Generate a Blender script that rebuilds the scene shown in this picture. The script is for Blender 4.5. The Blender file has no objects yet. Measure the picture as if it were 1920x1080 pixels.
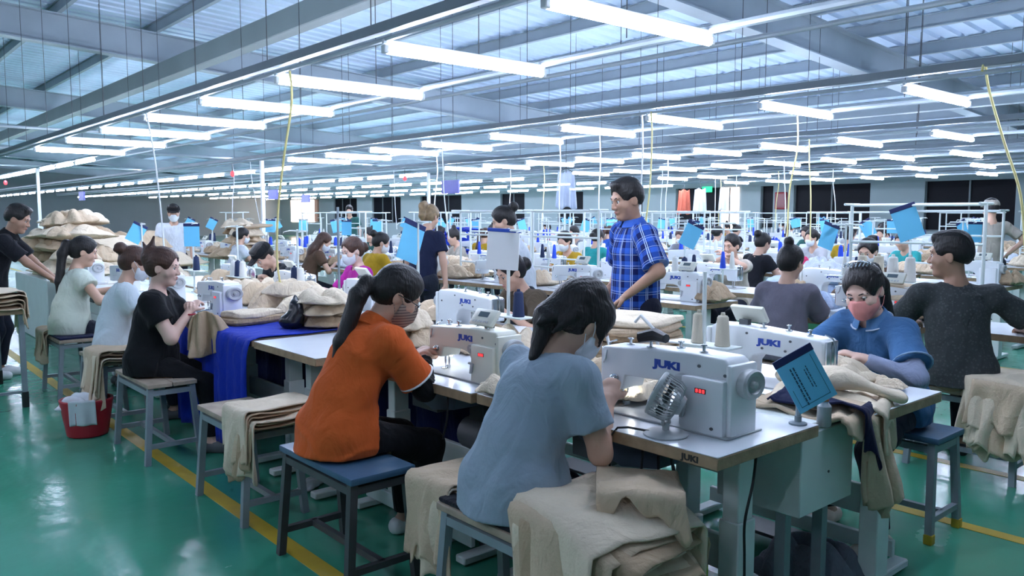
import bpy, math, random
import numpy as np
from mathutils import Vector, Matrix
random.seed(7)
scn = bpy.context.scene
COL = scn.collection
PI = math.pi
# ---------------------------------------------------------------- camera
# hall axes: +X runs across the sewing lines, +Y runs along them, Z up (metres)
YAW = math.radians(49.2)
PITCH = math.atan((540 - 402) / 1520.0)
cam_d = bpy.data.cameras.new('camera')
cam_d.sensor_width = 36.0
cam_d.lens = 36.0 * 1520.0 / 1920.0
cam_d.clip_end = 200
cam = bpy.data.objects.new('camera', cam_d)
COL.objects.link(cam)
cam.location = (0, 0, 1.47)
cam.rotation_euler = (PI / 2 - PITCH, 0, YAW - PI / 2)
scn.camera = cam
# ---------------------------------------------------------------- world, exposure
world = bpy.data.worlds.new('World')
scn.world = world
world.use_nodes = True
wb = world.node_tree.nodes['Background']
wb.inputs['Color'].default_value = (0.30, 0.45, 0.75, 1)
wb.inputs['Strength'].default_value = 0.30
scn.view_settings.view_transform = 'Standard'
scn.view_settings.look = 'None'
scn.view_settings.exposure = 1.12
scn.view_settings.gamma = 1.0
scn.view_settings.use_curve_mapping = False
TUBE_STRENGTH = 44.0
TUBE_COLOR = (0.70, 0.775, 1.0)
# ---------------------------------------------------------------- materials
MATS = {}
def mat(name, col, rough=0.6, metal=0.0, var=0.08, vscale=6.0, bump=0.0, bscale=60.0,
        spec=0.5, alpha=1.0, trans=0.0, emit=None, estr=0.0, sheen=0.0, coat=0.0):
    if name in MATS: return MATS[name]
    m = bpy.data.materials.new(name); m.use_nodes = True
    nt = m.node_tree; N = nt.nodes; L = nt.links
    b = N['Principled BSDF']
    b.inputs['Roughness'].default_value = rough
    b.inputs['Metallic'].default_value = metal
    b.inputs['Specular IOR Level'].default_value = spec
    b.inputs['Alpha'].default_value = alpha
    b.inputs['Transmission Weight'].default_value = trans
    b.inputs['Sheen Weight'].default_value = sheen
    b.inputs['Coat Weight'].default_value = coat
    tc = N.new('ShaderNodeTexCoord')
    nz = N.new('ShaderNodeTexNoise'); nz.inputs['Scale'].default_value = vscale
    nz.inputs['Detail'].default_value = 4
    L.new(tc.outputs['Object'], nz.inputs['Vector'])
    mx = N.new('ShaderNodeMix'); mx.data_type = 'RGBA'
    lo = [max(0, c * (1 - var * 1.6)) for c in col[:3]] + [1]
    hi = [min(1, c * (1 + var * 1.2)) for c in col[:3]] + [1]
    mx.inputs[6].default_value = lo; mx.inputs[7].default_value = hi
    L.new(nz.outputs['Fac'], mx.inputs[0]); L.new(mx.outputs[2], b.inputs['Base Color'])
    if emit:
        b.inputs['Emission Color'].default_value = (*emit, 1)
        b.inputs['Emission Strength'].default_value = estr
    if bump > 0:
        n2 = N.new('ShaderNodeTexNoise'); n2.inputs['Scale'].default_value = bscale
        n2.inputs['Detail'].default_value = 3
        L.new(tc.outputs['Object'], n2.inputs['Vector'])
        bp = N.new('ShaderNodeBump'); bp.inputs['Strength'].default_value = bump
        bp.inputs['Distance'].default_value = 0.01
        L.new(n2.outputs['Fac'], bp.inputs['Height']); L.new(bp.outputs['Normal'], b.inputs['Normal'])
    MATS[name] = m
    return m
def fabric(name, col, var=0.12, bump=0.35, bscale=22.0, rough=0.9):
    if name in MATS: return MATS[name]
    m = mat(name, col, rough=rough, var=var, vscale=9.0, bump=bump, bscale=bscale, spec=0.15, sheen=0.05)
    nt = m.node_tree; N = nt.nodes; L = nt.links; b = N['Principled BSDF']      # soft wrinkles under the fine weave
    tc = [n for n in N if n.type == 'TEX_COORD'][0]; old = [l for l in L if l.to_socket == b.inputs['Normal']][0].from_node
    mp = N.new('ShaderNodeMapping'); mp.inputs['Scale'].default_value = (1, 1, .55); mp.inputs['Rotation'].default_value = (.5, .3, .4)
    w = N.new('ShaderNodeTexNoise'); w.inputs['Scale'].default_value = 8.0; w.inputs['Detail'].default_value = 3; w.inputs['Distortion'].default_value = 1.6
    L.new(tc.outputs['Object'], mp.inputs['Vector']); L.new(mp.outputs['Vector'], w.inputs['Vector'])
    bp = N.new('ShaderNodeBump'); bp.inputs['Strength'].default_value = 0.55; bp.inputs['Distance'].default_value = 0.03
    L.new(w.outputs['Fac'], bp.inputs['Height']); L.new(bp.outputs['Normal'], old.inputs['Normal'])
    return m

def mat_hair(name, col):
    if name in MATS: return MATS[name]
    m = mat(name, col, rough=0.48, var=0.5, vscale=30, spec=0.4)
    nt = m.node_tree; N = nt.nodes; L = nt.links
    tc = [n for n in N if n.type == 'TEX_COORD'][0]
    mp = N.new('ShaderNodeMapping'); mp.inputs['Scale'].default_value = (140, 140, 9)
    n2 = N.new('ShaderNodeTexNoise'); n2.inputs['Scale'].default_value = 1.0; n2.inputs['Detail'].default_value = 2
    L.new(tc.outputs['Object'], mp.inputs['Vector']); L.new(mp.outputs['Vector'], n2.inputs['Vector'])
    bp = N.new('ShaderNodeBump'); bp.inputs['Strength'].default_value = 0.7; bp.inputs['Distance'].default_value = 0.006
    L.new(n2.outputs['Fac'], bp.inputs['Height']); L.new(bp.outputs['Normal'], N['Principled BSDF'].inputs['Normal'])
    return m

def mat_floor():
    m = mat('floor_green_epoxy', (0.050, 0.285, 0.185), rough=0.26, var=0.10, vscale=0.7, spec=0.5)
    nt = m.node_tree; N = nt.nodes; L = nt.links
    b = N['Principled BSDF']
    tc = [n for n in N if n.type == 'TEX_COORD'][0]
    n1 = N.new('ShaderNodeTexNoise'); n1.inputs['Scale'].default_value = 2.2; n1.inputs['Detail'].default_value = 6
    L.new(tc.outputs['Object'], n1.inputs['Vector'])
    r = N.new('ShaderNodeMapRange')
    r.inputs['From Min'].default_value = 0.3; r.inputs['From Max'].default_value = 0.7
    r.inputs['To Min'].default_value = 0.11; r.inputs['To Max'].default_value = 0.28
    L.new(n1.outputs['Fac'], r.inputs['Value']); L.new(r.outputs['Result'], b.inputs['Roughness'])
    n2 = N.new('ShaderNodeTexNoise'); n2.inputs['Scale'].default_value = 4.5; n2.inputs['Detail'].default_value = 3
    L.new(tc.outputs['Object'], n2.inputs['Vector'])
    bp = N.new('ShaderNodeBump'); bp.inputs['Strength'].default_value = 0.22; bp.inputs['Distance'].default_value = 0.03
    L.new(n2.outputs['Fac'], bp.inputs['Height']); L.new(bp.outputs['Normal'], b.inputs['Normal'])
    return m

def mat_plaid(name):
    if name in MATS: return MATS[name]
    m = bpy.data.materials.new(name); m.use_nodes = True
    nt = m.node_tree; N = nt.nodes; L = nt.links
    b = N['Principled BSDF']; b.inputs['Roughness'].default_value = 0.85; b.inputs['Specular IOR Level'].default_value = 0.15
    at = N.new('ShaderNodeAttribute'); at.attribute_name = 'cloth_uv'
    sp = N.new('ShaderNodeSeparateXYZ'); L.new(at.outputs['Vector'], sp.inputs[0])
    def math_(op, a, bval=None):
        n = N.new('ShaderNodeMath'); n.operation = op
        if isinstance(a, (int, float)): n.inputs[0].default_value = a
        else: L.new(a, n.inputs[0])
        if bval is not None:
            if isinstance(bval, (int, float)): n.inputs[1].default_value = bval
            else: L.new(bval, n.inputs[1])
        return n.outputs[0]
    def stripes(src, period, width, off):
        v = math_('FRACT', math_('ADD', math_('DIVIDE', src, period), off))
        return math_('LESS_THAN', v, width)
    u, v = sp.outputs[0], sp.outputs[1]
    wide = math_('MULTIPLY', math_('ADD', stripes(u, 0.085, 0.42, 0.0), stripes(v, 0.085, 0.42, 0.3)), 0.5)
    thin = math_('MINIMUM', math_('ADD', math_('ADD', stripes(u, 0.085, 0.055, 0.10), stripes(u, 0.085, 0.055, 0.22)),
                 math_('MULTIPLY', math_('ADD', stripes(v, 0.085, 0.05, 0.42), stripes(v, 0.17, 0.025, 0.62)), 0.6)), 1.0)
    m1 = N.new('ShaderNodeMix'); m1.data_type = 'RGBA'
    m1.inputs[6].default_value = (0.008, 0.014, 0.085, 1); m1.inputs[7].default_value = (0.03, 0.11, 0.50, 1)
    L.new(wide, m1.inputs[0])
    m2 = N.new('ShaderNodeMix'); m2.data_type = 'RGBA'; m2.inputs[7].default_value = (0.42, 0.55, 0.85, 1)
    L.new(m1.outputs[2], m2.inputs[6]); L.new(math_('MULTIPLY', thin, 0.85), m2.inputs[0])
    L.new(m2.outputs[2], b.inputs['Base Color'])
    MATS[name] = m
    return m

def mat_pattern_tee(name, c0, c1):
    m = fabric(name, c0)
    nt = m.node_tree; N = nt.nodes; L = nt.links
    tc = [n for n in N if n.type == 'TEX_COORD'][0]
    vo = N.new('ShaderNodeTexVoronoi'); vo.inputs['Scale'].default_value = 60
    L.new(tc.outputs['Object'], vo.inputs['Vector'])
    lt = N.new('ShaderNodeMath'); lt.operation = 'LESS_THAN'; lt.inputs[1].default_value = 0.34
    L.new(vo.outputs['Distance'], lt.inputs[0])
    mx = N.new('ShaderNodeMix'); mx.data_type = 'RGBA'
    old = [l for l in nt.links if l.to_socket == N['Principled BSDF'].inputs['Base Color']][0].from_socket
    L.new(old, mx.inputs[6]); mx.inputs[7].default_value = (*c1, 1)
    L.new(lt.outputs[0], mx.inputs[0]); L.new(mx.outputs[2], N['Principled BSDF'].inputs['Base Color'])
    return m

def mat_stripes(name, c0, c1, scale, axis=2, thr=0.5, attr=None):
    """two-colour woven stripes along one object axis"""
    if name in MATS: return MATS[name]
    m = bpy.data.materials.new(name); m.use_nodes = True
    nt = m.node_tree; N = nt.nodes; L = nt.links
    b = N['Principled BSDF']; b.inputs['Roughness'].default_value = 0.85
    tc = N.new('ShaderNodeTexCoord'); sp = N.new('ShaderNodeSeparateXYZ'); L.new(tc.outputs['Object'], sp.inputs[0])
    a = N.new('ShaderNodeMath'); a.operation = 'MULTIPLY'; a.inputs[1].default_value = scale; L.new(sp.outputs[axis], a.inputs[0])
    f = N.new('ShaderNodeMath'); f.operation = 'FRACT'; L.new(a.outputs[0], f.inputs[0])
    g = N.new('ShaderNodeMath'); g.operation = 'LESS_THAN'; g.inputs[1].default_value = thr; L.new(f.outputs[0], g.inputs[0])
    mx = N.new('ShaderNodeMix'); mx.data_type = 'RGBA'; mx.inputs[6].default_value = (*c0, 1); mx.inputs[7].default_value = (*c1, 1)
    L.new(g.outputs[0], mx.inputs[0]); L.new(mx.outputs[2], b.inputs['Base Color'])
    MATS[name] = m
    return m

M_FLEECE = fabric('beige_fleece', (0.60, 0.47, 0.33), var=0.10, bump=0.22, bscale=120)
M_FLEECE2 = fabric('pale_beige_fleece', (0.72, 0.61, 0.46), var=0.08, bump=0.22, bscale=120)
M_FLEECE3 = fabric('tan_fleece', (0.47, 0.35, 0.23), var=0.12, bump=0.22, bscale=120)
M_NAVY = fabric('navy_lining', (0.012, 0.016, 0.05))
M_WHITE = mat('white_enamel', (0.76, 0.79, 0.80), rough=0.32, var=0.03, vscale=3)
M_CREAM = mat('cream_enamel', (0.72, 0.72, 0.62), rough=0.35, var=0.03, vscale=3)
M_WPAINT = mat('white_painted_steel', (0.70, 0.76, 0.74), rough=0.45, var=0.06, vscale=5)
M_GSTEEL = mat('grey_painted_steel', (0.25, 0.30, 0.33), rough=0.45, var=0.15, vscale=8, metal=0.2)
M_DSTEEL = mat('dark_painted_steel', (0.06, 0.065, 0.07), rough=0.5, var=0.2, vscale=8, metal=0.2)
M_CHROME = mat('brushed_chrome', (0.62, 0.64, 0.66), rough=0.22, metal=1.0, var=0.04)
M_BLACK = mat('black_plastic', (0.015, 0.016, 0.018), rough=0.45, var=0.1)
M_DGREY = mat('dark_grey_plastic', (0.10, 0.11, 0.12), rough=0.5, var=0.1)
M_LGREY = mat('light_grey_plastic', (0.45, 0.47, 0.48), rough=0.45, var=0.05)
M_LAM = mat('white_laminate', (0.74, 0.78, 0.82), rough=0.24, var=0.06, vscale=4, bump=0.04, bscale=14)
M_PLY = mat('worn_plywood_edge', (0.36, 0.25, 0.15), rough=0.7, var=0.35, vscale=18, bump=0.3, bscale=50)
M_WOOD = mat('worn_wood_board', (0.36, 0.29, 0.22), rough=0.7, var=0.3, vscale=14, bump=0.3, bscale=40)
M_JUKI = mat('blue_lettering', (0.02, 0.07, 0.40), rough=0.5, var=0.02)
M_BLKTXT = mat('black_lettering', (0.02, 0.02, 0.02), rough=0.6, var=0.02)
M_BLUEC = fabric('royal_blue_cloth', (0.010, 0.035, 0.40))
M_CARD = mat('cyan_card', (0.15, 0.55, 0.82), rough=0.6, var=0.04)
M_CARDN = mat('navy_card_strip', (0.012, 0.02, 0.10), rough=0.6, var=0.04)
M_CONEW = mat('white_thread', (0.72, 0.72, 0.68), rough=0.9, var=0.06, bump=0.3, bscale=300)
M_CONEC = mat('cream_thread', (0.58, 0.53, 0.42), rough=0.9, var=0.06, bump=0.3, bscale=300)
M_CONEN = mat('navy_thread', (0.015, 0.03, 0.09), rough=0.8, var=0.1, bump=0.3, bscale=300)
M_CONEB = mat('blue_thread', (0.02, 0.08, 0.62), rough=0.8, var=0.1, bump=0.3, bscale=300)
M_SKIN = mat('skin', (0.58, 0.36, 0.26), rough=0.5, var=0.06, vscale=12, spec=0.35)
M_SKIN2 = mat('tanned_skin', (0.40, 0.23, 0.155), rough=0.5, var=0.07, vscale=12, spec=0.35)
M_SKIN3 = mat('pale_skin', (0.68, 0.45, 0.36), rough=0.5, var=0.05, vscale=12, spec=0.35)
M_LIPS = mat('lips', (0.42, 0.15, 0.13), rough=0.45, var=0.04)
M_EYEW = mat('eye_white', (0.75, 0.73, 0.70), rough=0.25, var=0.02)
M_IRIS = mat('eye_iris', (0.02, 0.013, 0.01), rough=0.2, var=0.02)
M_HAIRB = mat_hair('black_hair', (0.012, 0.010, 0.010))
M_HAIRR = mat_hair('brown_hair', (0.07, 0.032, 0.022))
M_HAIRL = mat_hair('bleached_hair', (0.28, 0.19, 0.10))
M_DENIM = fabric('dark_trousers', (0.018, 0.022, 0.035))
M_JEANS = fabric('blue_jeans', (0.05, 0.10, 0.22), var=0.25)
M_BLACKC = fabric('black_cotton', (0.010, 0.011, 0.013))
M_TUBE = mat('lit_tube', (1, 1, 1), emit=TUBE_COLOR, estr=TUBE_STRENGTH, var=0.0)
M_GALV = mat('galvanised_steel', (0.42, 0.48, 0.52), rough=0.42, metal=0.35, var=0.12, vscale=3)
M_BEAM = mat('grey_green_beam_paint', (0.30, 0.36, 0.40), rough=0.5, var=0.12, vscale=2)
M_YELLOW = mat('yellow_floor_paint', (0.52, 0.36, 0.03), rough=0.4, var=0.25, vscale=5)
M_CABLE = mat('black_cable', (0.012, 0.013, 0.016), rough=0.5, var=0.05)
M_CABLEW = mat('white_cable', (0.72, 0.75, 0.76), rough=0.5, var=0.05)
M_CABLEY = mat('yellow_cable', (0.80, 0.70, 0.30), rough=0.5, var=0.05)
M_RED = mat('red_plastic', (0.40, 0.015, 0.03), rough=0.5, var=0.1)
M_LED = mat('white_led', (1, 1, 1), emit=(0.95, 0.97, 1.0), estr=60.0, var=0)
M_REDLED = mat('red_digit_display', (0.10, 0.004, 0.006), rough=.3, var=0)
M_DIGIT = mat('red_led_digits', (0.3, 0.0, 0.0), emit=(1.0, 0.04, 0.05), estr=1.6, var=0)
# ---------------------------------------------------------------- object helpers
def tag(o, label=None, cat=None, group=None, kind=None):
    if label: o['label'] = label
    if cat: o['category'] = cat
    if group: o['group'] = group
    if kind: o['kind'] = kind
    return o
def empty(name, loc=(0, 0, 0), rz=0.0, label=None, cat=None, group=None):
    o = bpy.data.objects.new(name, None); COL.objects.link(o)
    o.empty_display_size = 0.1
    o.location = loc; o.rotation_euler = (0, 0, rz)
    return tag(o, label, cat, group)
def link(name, me, m=None, parent=None, loc=None, rot=None):
    o = bpy.data.objects.new(name, me); COL.objects.link(o)
    if m is not None:
        if not me.materials: me.materials.append(m)
        elif me.materials[0] != m:
            o.material_slots[0].link = 'OBJECT'; o.material_slots[0].material = m
    if parent is not None: o.parent = parent
    if loc is not None: o.location = loc
    if rot is not None: o.rotation_euler = rot
    return o
def copy_tree(o, parent=None):
    c = o.copy(); COL.objects.link(c); c.parent = parent
    for ch in o.children: copy_tree(ch, c)
    return c
def place(root, loc, rz=None, label=None, group=None):
    root.location = loc
    if rz is not None: root.rotation_euler = (0, 0, rz)
    return tag(root, label, None, group)

class MB:
    """collects closed shapes into one mesh"""
    def __init__(s): s.v = []; s.f = []; s.mi = []
    def add(s, vs, fs, mi=0):
        n = len(s.v); s.v += [tuple(p) for p in vs]
        s.f += [tuple(i + n for i in f) for f in fs]; s.mi += [mi] * len(fs)
        return s
    def box(s, lo, hi, ch=0.0, M=None, mi=0):
        x0, y0, z0 = lo; x1, y1, z1 = hi
        if ch <= 0:
            vs = [(x0, y0, z0), (x1, y0, z0), (x1, y1, z0), (x0, y1, z0), (x0, y0, z1), (x1, y0, z1), (x1, y1, z1), (x0, y1, z1)]
            fs = [(3, 2, 1, 0), (4, 5, 6, 7), (0, 1, 5, 4), (1, 2, 6, 5), (2, 3, 7, 6), (3, 0, 4, 7)]
        else:
            c = min(ch, (x1 - x0) * .49, (y1 - y0) * .49, (z1 - z0) * .49)
            vs = []; idx = {}
            for i, (X, sx) in enumerate(((x0, 1), (x1, -1))):
                for j, (Y, sy) in enumerate(((y0, 1), (y1, -1))):
                    for k, (Z, sz) in enumerate(((z0, 1), (z1, -1))):
                        idx[i, j, k] = len(vs)
                        vs += [(X, Y + sy * c, Z + sz * c), (X + sx * c, Y, Z + sz * c), (X + sx * c, Y + sy * c, Z)]
            fs = []
            def q(a, b, c_, d): fs.append((a, b, c_, d))
            I = lambda i, j, k, t: idx[i, j, k] + t
            q(I(0,0,0,0), I(0,0,1,0), I(0,1,1,0), I(0,1,0,0)); q(I(1,0,0,0), I(1,1,0,0), I(1,1,1,0), I(1,0,1,0))
            q(I(0,0,0,1), I(1,0,0,1), I(1,0,1,1), I(0,0,1,1)); q(I(0,1,0,1), I(0,1,1,1), I(1,1,1,1), I(1,1,0,1))
            q(I(0,0,0,2), I(0,1,0,2), I(1,1,0,2), I(1,0,0,2)); q(I(0,0,1,2), I(1,0,1,2), I(1,1,1,2), I(0,1,1,2))
            for k in (0, 1):
                for i in (0, 1):
                    q(I(i,0,k,1), I(i,0,k,2), I(1-i,0,k,2), I(1-i,0,k,1)) if i == 0 else q(I(0,1,k,1), I(0,1,k,2), I(1,1,k,2), I(1,1,k,1))
                    q(I(i,0,k,0), I(i,0,k,2), I(i,1,k,2), I(i,1,k,0))
            for i in (0, 1):
                for j in (0, 1): q(I(i,j,0,0), I(i,j,1,0), I(i,j,1,1), I(i,j,0,1))
            for key, b in idx.items(): fs.append((b, b + 1, b + 2))
        if M is not None: vs = [tuple(M @ Vector(p)) for p in vs]
        return s.add(vs, fs, mi)
    def bar(s, a, b, w, h=None, mi=0, up=(0, 0, 1)):
        """square bar from a to b"""
        h = h or w; a = Vector(a); b = Vector(b); d = (b - a); L = d.length; d.normalize()
        u = Vector(up)
        if abs(d.dot(u)) > .98: u = Vector((1, 0, 0))
        sx = d.cross(u).normalized(); sy = sx.cross(d)
        vs = []
        for p in (a, b):
            for i, j in ((-1, -1), (1, -1), (1, 1), (-1, 1)): vs.append(p + sx * i * w / 2 + sy * j * h / 2)
        return s.add(vs, [(0, 1, 2, 3), (7, 6, 5, 4), (0, 4, 5, 1), (1, 5, 6, 2), (2, 6, 7, 3), (3, 7, 4, 0)], mi)
    def tube(s, pts, r, n=8, mi=0, cap=True):
        pts = [Vector(p) for p in pts]; m = len(pts)
        rs = r if isinstance(r, (list, tuple)) else [r] * m
        vs = []; prev = None
        for i, p in enumerate(pts):
            t = (pts[min(i + 1, m - 1)] - pts[max(i - 1, 0)]).normalized()
            if prev is None:
                u = Vector((0, 0, 1)) if abs(t.z) < .9 else Vector((1, 0, 0))
                a = t.cross(u).normalized()
            else:
                a = (prev - t * prev.dot(t)).normalized()
            prev = a; b = t.cross(a)
            for k in range(n):
                w = 2 * PI * k / n
                vs.append(p + (a * math.cos(w) + b * math.sin(w)) * rs[i])
        fs = [(i * n + k, i * n + (k + 1) % n, (i + 1) * n + (k + 1) % n, (i + 1) * n + k) for i in range(m - 1) for k in range(n)]
        if cap: fs += [tuple(range(n))[::-1], tuple((m - 1) * n + k for k in range(n))]
        return s.add(vs, fs, mi)
    def lathe(s, prof, n=16, M=None, mi=0):
        """profile [(r,z)...] turned round z; M places it"""
        vs = []
        for r, z in prof:
            for k in range(n):
                w = 2 * PI * k / n; vs.append(Vector((r * math.cos(w), r * math.sin(w), z)))
        m = len(prof)
        fs = [(i * n + k, i * n + (k + 1) % n, (i + 1) * n + (k + 1) % n, (i + 1) * n + k) for i in range(m - 1) for k in range(n)]
        fs += [tuple(range(n))[::-1], tuple((m - 1) * n + k for k in range(n))]
        if M is not None: vs = [M @ p for p in vs]
        return s.add(vs, fs, mi)
    def prism(s, poly, y0, y1, M=None, mi=0):
        """polygon in xz pulled along y"""
        n = len(poly)
        vs = [Vector((x, y0, z)) for x, z in poly] + [Vector((x, y1, z)) for x, z in poly]
        fs = [(i, (i + 1) % n, n + (i + 1) % n, n + i) for i in range(n)] + [tuple(range(n))[::-1], tuple(range(n, 2 * n))]
        if M is not None: vs = [M @ p for p in vs]
        return s.add(vs, fs, mi)
    def mesh(s, name, smooth=35):
        me = bpy.data.meshes.new(name); me.from_pydata([tuple(p) for p in s.v], [], s.f)
        if any(s.mi): me.polygons.foreach_set('material_index', s.mi)
        if smooth:
            me.polygons.foreach_set('use_smooth', [True] * len(me.polygons)); me.set_sharp_from_angle(angle=math.radians(smooth))
        me.validate(); me.update()
        return me
    def obj(s, name, m, parent=None, loc=None, rot=None, smooth=35):
        return link(name, s.mesh(name, smooth), m, parent, loc, rot)

def fast_mesh(name, V, F, smooth=True):
    """quads from arrays"""
    me = bpy.data.meshes.new(name)
    nv, nf = len(V), len(F); k = F.shape[1]
    me.vertices.add(nv); me.vertices.foreach_set('co', np.ascontiguousarray(V, dtype=np.float32).ravel())
    me.loops.add(nf * k); me.loops.foreach_set('vertex_index', np.ascontiguousarray(F, dtype=np.int32).ravel())
    me.polygons.add(nf); me.polygons.foreach_set('loop_start', np.arange(0, nf * k, k, dtype=np.int32))
    me.polygons.foreach_set('use_smooth', np.full(nf, smooth, dtype=bool))
    me.update(calc_edges=True); me.validate()
    return me

def text_mesh(name, body, size, depth=0.0006, bold=0.0, xs=1.0):
    cu = bpy.data.curves.new(name, 'FONT'); cu.body = body; cu.size = size; cu.extrude = depth
    cu.offset = bold; cu.align_x = 'CENTER'; cu.align_y = 'CENTER'; cu.resolution_u = 2
    o = bpy.data.objects.new(name, cu); COL.objects.link(o)
    dg = bpy.context.evaluated_depsgraph_get()
    me = bpy.data.meshes.new_from_object(o.evaluated_get(dg))
    bpy.data.objects.remove(o); bpy.data.curves.remove(cu)
    if xs != 1.0:
        for v in me.vertices: v.co.x *= xs
    me.name = name
    return me

# ---------------------------------------------------------------- signed-distance modelling (bodies, clothes)
def vec(*a): return np.array(a, dtype=np.float64)
def unit(v): return v / (np.linalg.norm(v) + 1e-9)
def cone(a, b, ra, rb, k=0.03, n=None, s=1.0, f0=False, f1=False):
    return dict(t='c', a=vec(*a), b=vec(*b), ra=ra, rb=rb, k=k, n=None if n is None else unit(vec(*n)), s=s, f0=f0, f1=f1)
def ell(c, r, R=None, k=0.03):
    return dict(t='e', c=vec(*c), r=vec(*r), R=np.eye(3) if R is None else R, k=k)
def pl(p, n): return dict(t='p', p=vec(*p), n=unit(vec(*n)))
def pbox(p):
    if p['t'] == 'c':
        lo = np.minimum(p['a'] - p['ra'], p['b'] - p['rb']); hi = np.maximum(p['a'] + p['ra'], p['b'] + p['rb'])
        if p['s'] < 1: e = max(p['ra'], p['rb']) * (1 / p['s'] - 1); lo = lo - e; hi = hi + e
        return lo, hi
    m = p['r'].max(); return p['c'] - m, p['c'] + m
def pdist(p, X, Y, Z):
    if p['t'] == 'c':
        a = p['a']; ba = p['b'] - a; bb = ba @ ba + 1e-12
        x = X - a[0]; y = Y - a[1]; z = Z - a[2]
        tr = (x * ba[0] + y * ba[1] + z * ba[2]) / bb
        t = np.clip(tr, 0, 1)
        x = x - t * ba[0]; y = y - t * ba[1]; z = z - t * ba[2]
        q = x * x + y * y + z * z
        if p['n'] is not None:
            n = p['n']; dn = x * n[0] + y * n[1] + z * n[2]
            q = q + (p['s'] ** 2 - 1) * dn * dn
        d = np.sqrt(q) - (p['ra'] + (p['rb'] - p['ra']) * t)
        L = math.sqrt(bb)
        if p['f0']: d = np.maximum(d, -tr * L)
        if p['f1']: d = np.maximum(d, (tr - 1) * L)
        return d
    if p['t'] == 'e':
        x = X - p['c'][0]; y = Y - p['c'][1]; z = Z - p['c'][2]; R = p['R']; r = p['r']
        u = x * R[0, 0] + y * R[1, 0] + z * R[2, 0]; v = x * R[0, 1] + y * R[1, 1] + z * R[2, 1]; w = x * R[0, 2] + y * R[1, 2] + z * R[2, 2]
        k0 = np.sqrt((u / r[0]) ** 2 + (v / r[1]) ** 2 + (w / r[2]) ** 2)
        k1 = np.sqrt((u / r[0] ** 2) ** 2 + (v / r[1] ** 2) ** 2 + (w / r[2] ** 2) ** 2) + 1e-9
        return k0 * (k0 - 1) / k1
    return (X - p['p'][0]) * p['n'][0] + (Y - p['p'][1]) * p['n'][1] + (Z - p['p'][2]) * p['n'][2]
def axis_pts(lo, hi, co, dn, iv):
    pts = [lo]; iv = [i for i in iv if i[1] > lo and i[0] < hi]
    while pts[-1] < hi:
        c = pts[-1]; st = co
        for a, b in iv:
            if a - co <= c <= b: st = dn
        pts.append(c + st)
    return np.array(pts, dtype=np.float32)
def sdf_mesh(name, prims, cuts=(), co=0.01, dn=None, dense=(), noise=None, pad=0.02, post=()):
    """prims: smooth union; cuts: ('sub', prim, k) or ('keep', plane); dense: boxes (lo,hi) meshed finer"""
    dn = dn or co
    los, his = zip(*[pbox(p) for p in list(prims) + list(post)])
    lo = np.min(los, 0) - pad - co; hi = np.max(his, 0) + pad + co
    ax = [axis_pts(lo[i], hi[i], co, dn, [(d[0][i], d[1][i]) for d in dense]) for i in range(3)]
    D = np.full((len(ax[0]), len(ax[1]), len(ax[2])), 1.0, dtype=np.float32)
    def sub(p, ex):
        l, h = pbox(p); sl = []
        for i in range(3):
            i0 = max(0, np.searchsorted(ax[i], l[i] - ex) - 1); i1 = min(len(ax[i]), np.searchsorted(ax[i], h[i] + ex) + 1)
            sl.append(slice(i0, max(i1, i0)))
        return tuple(sl)
    def grids(sl): return ax[0][sl[0]][:, None, None], ax[1][sl[1]][None, :, None], ax[2][sl[2]][None, None, :]
    for p in prims:
        sl = sub(p, p['k'] + 2 * co)
        if any(s.stop <= s.start for s in sl): continue
        d = pdist(p, *grids(sl)).astype(np.float32); a = D[sl]; k = max(p['k'], 1e-4)
        h = np.maximum(k - np.abs(a - d), 0) / k
        D[sl] = np.minimum(a, d) - h * h * k * .25
    if noise is not None:
        m = np.nonzero(np.abs(D) < 0.05)
        D[m] += noise(ax[0][m[0]], ax[1][m[1]], ax[2][m[2]]).astype(np.float32)
    full = (slice(None),) * 3
    for c in cuts:
        if c[0] == 'keep': D = np.maximum(D, pdist(c[1], *grids(full)).astype(np.float32))
        else:
            p = c[1]; sl = sub(p, c[2] + 2 * co)
            if any(s.stop <= s.start for s in sl): continue
            d = -pdist(p, *grids(sl)).astype(np.float32); a = D[sl]; k = max(c[2], 1e-4)
            h = np.maximum(k - np.abs(a - d), 0) / k
            D[sl] = np.maximum(a, d) + h * h * k * .25
    for p in post:
        sl = sub(p, p['k'] + 2 * co)
        if any(s.stop <= s.start for s in sl): continue
        d = pdist(p, *grids(sl)).astype(np.float32)
        if noise is not None:
            g0 = np.broadcast_arrays(*grids(sl)); d = d + noise(*g0).astype(np.float32)
        a = D[sl]; k = max(p['k'], 1e-4)
        h = np.maximum(k - np.abs(a - d), 0) / k
        D[sl] = np.minimum(a, d) - h * h * k * .25
    V, F = surface_nets(D, ax)
    return V, F
ORD = ['first', 'second', 'third', 'fourth', 'fifth', 'sixth', 'seventh', 'eighth', 'ninth', 'tenth', 'eleventh', 'twelfth', 'thirteenth', 'fourteenth', 'fifteenth', 'sixteenth', 'seventeenth', 'eighteenth', 'nineteenth', 'twentieth', 'twenty-first', 'twenty-second', 'twenty-third', 'twenty-fourth', 'twenty-fifth', 'twenty-sixth', 'twenty-seventh', 'twenty-eighth', 'twenty-ninth', 'thirtieth', 'thirty-first', 'thirty-second']
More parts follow.
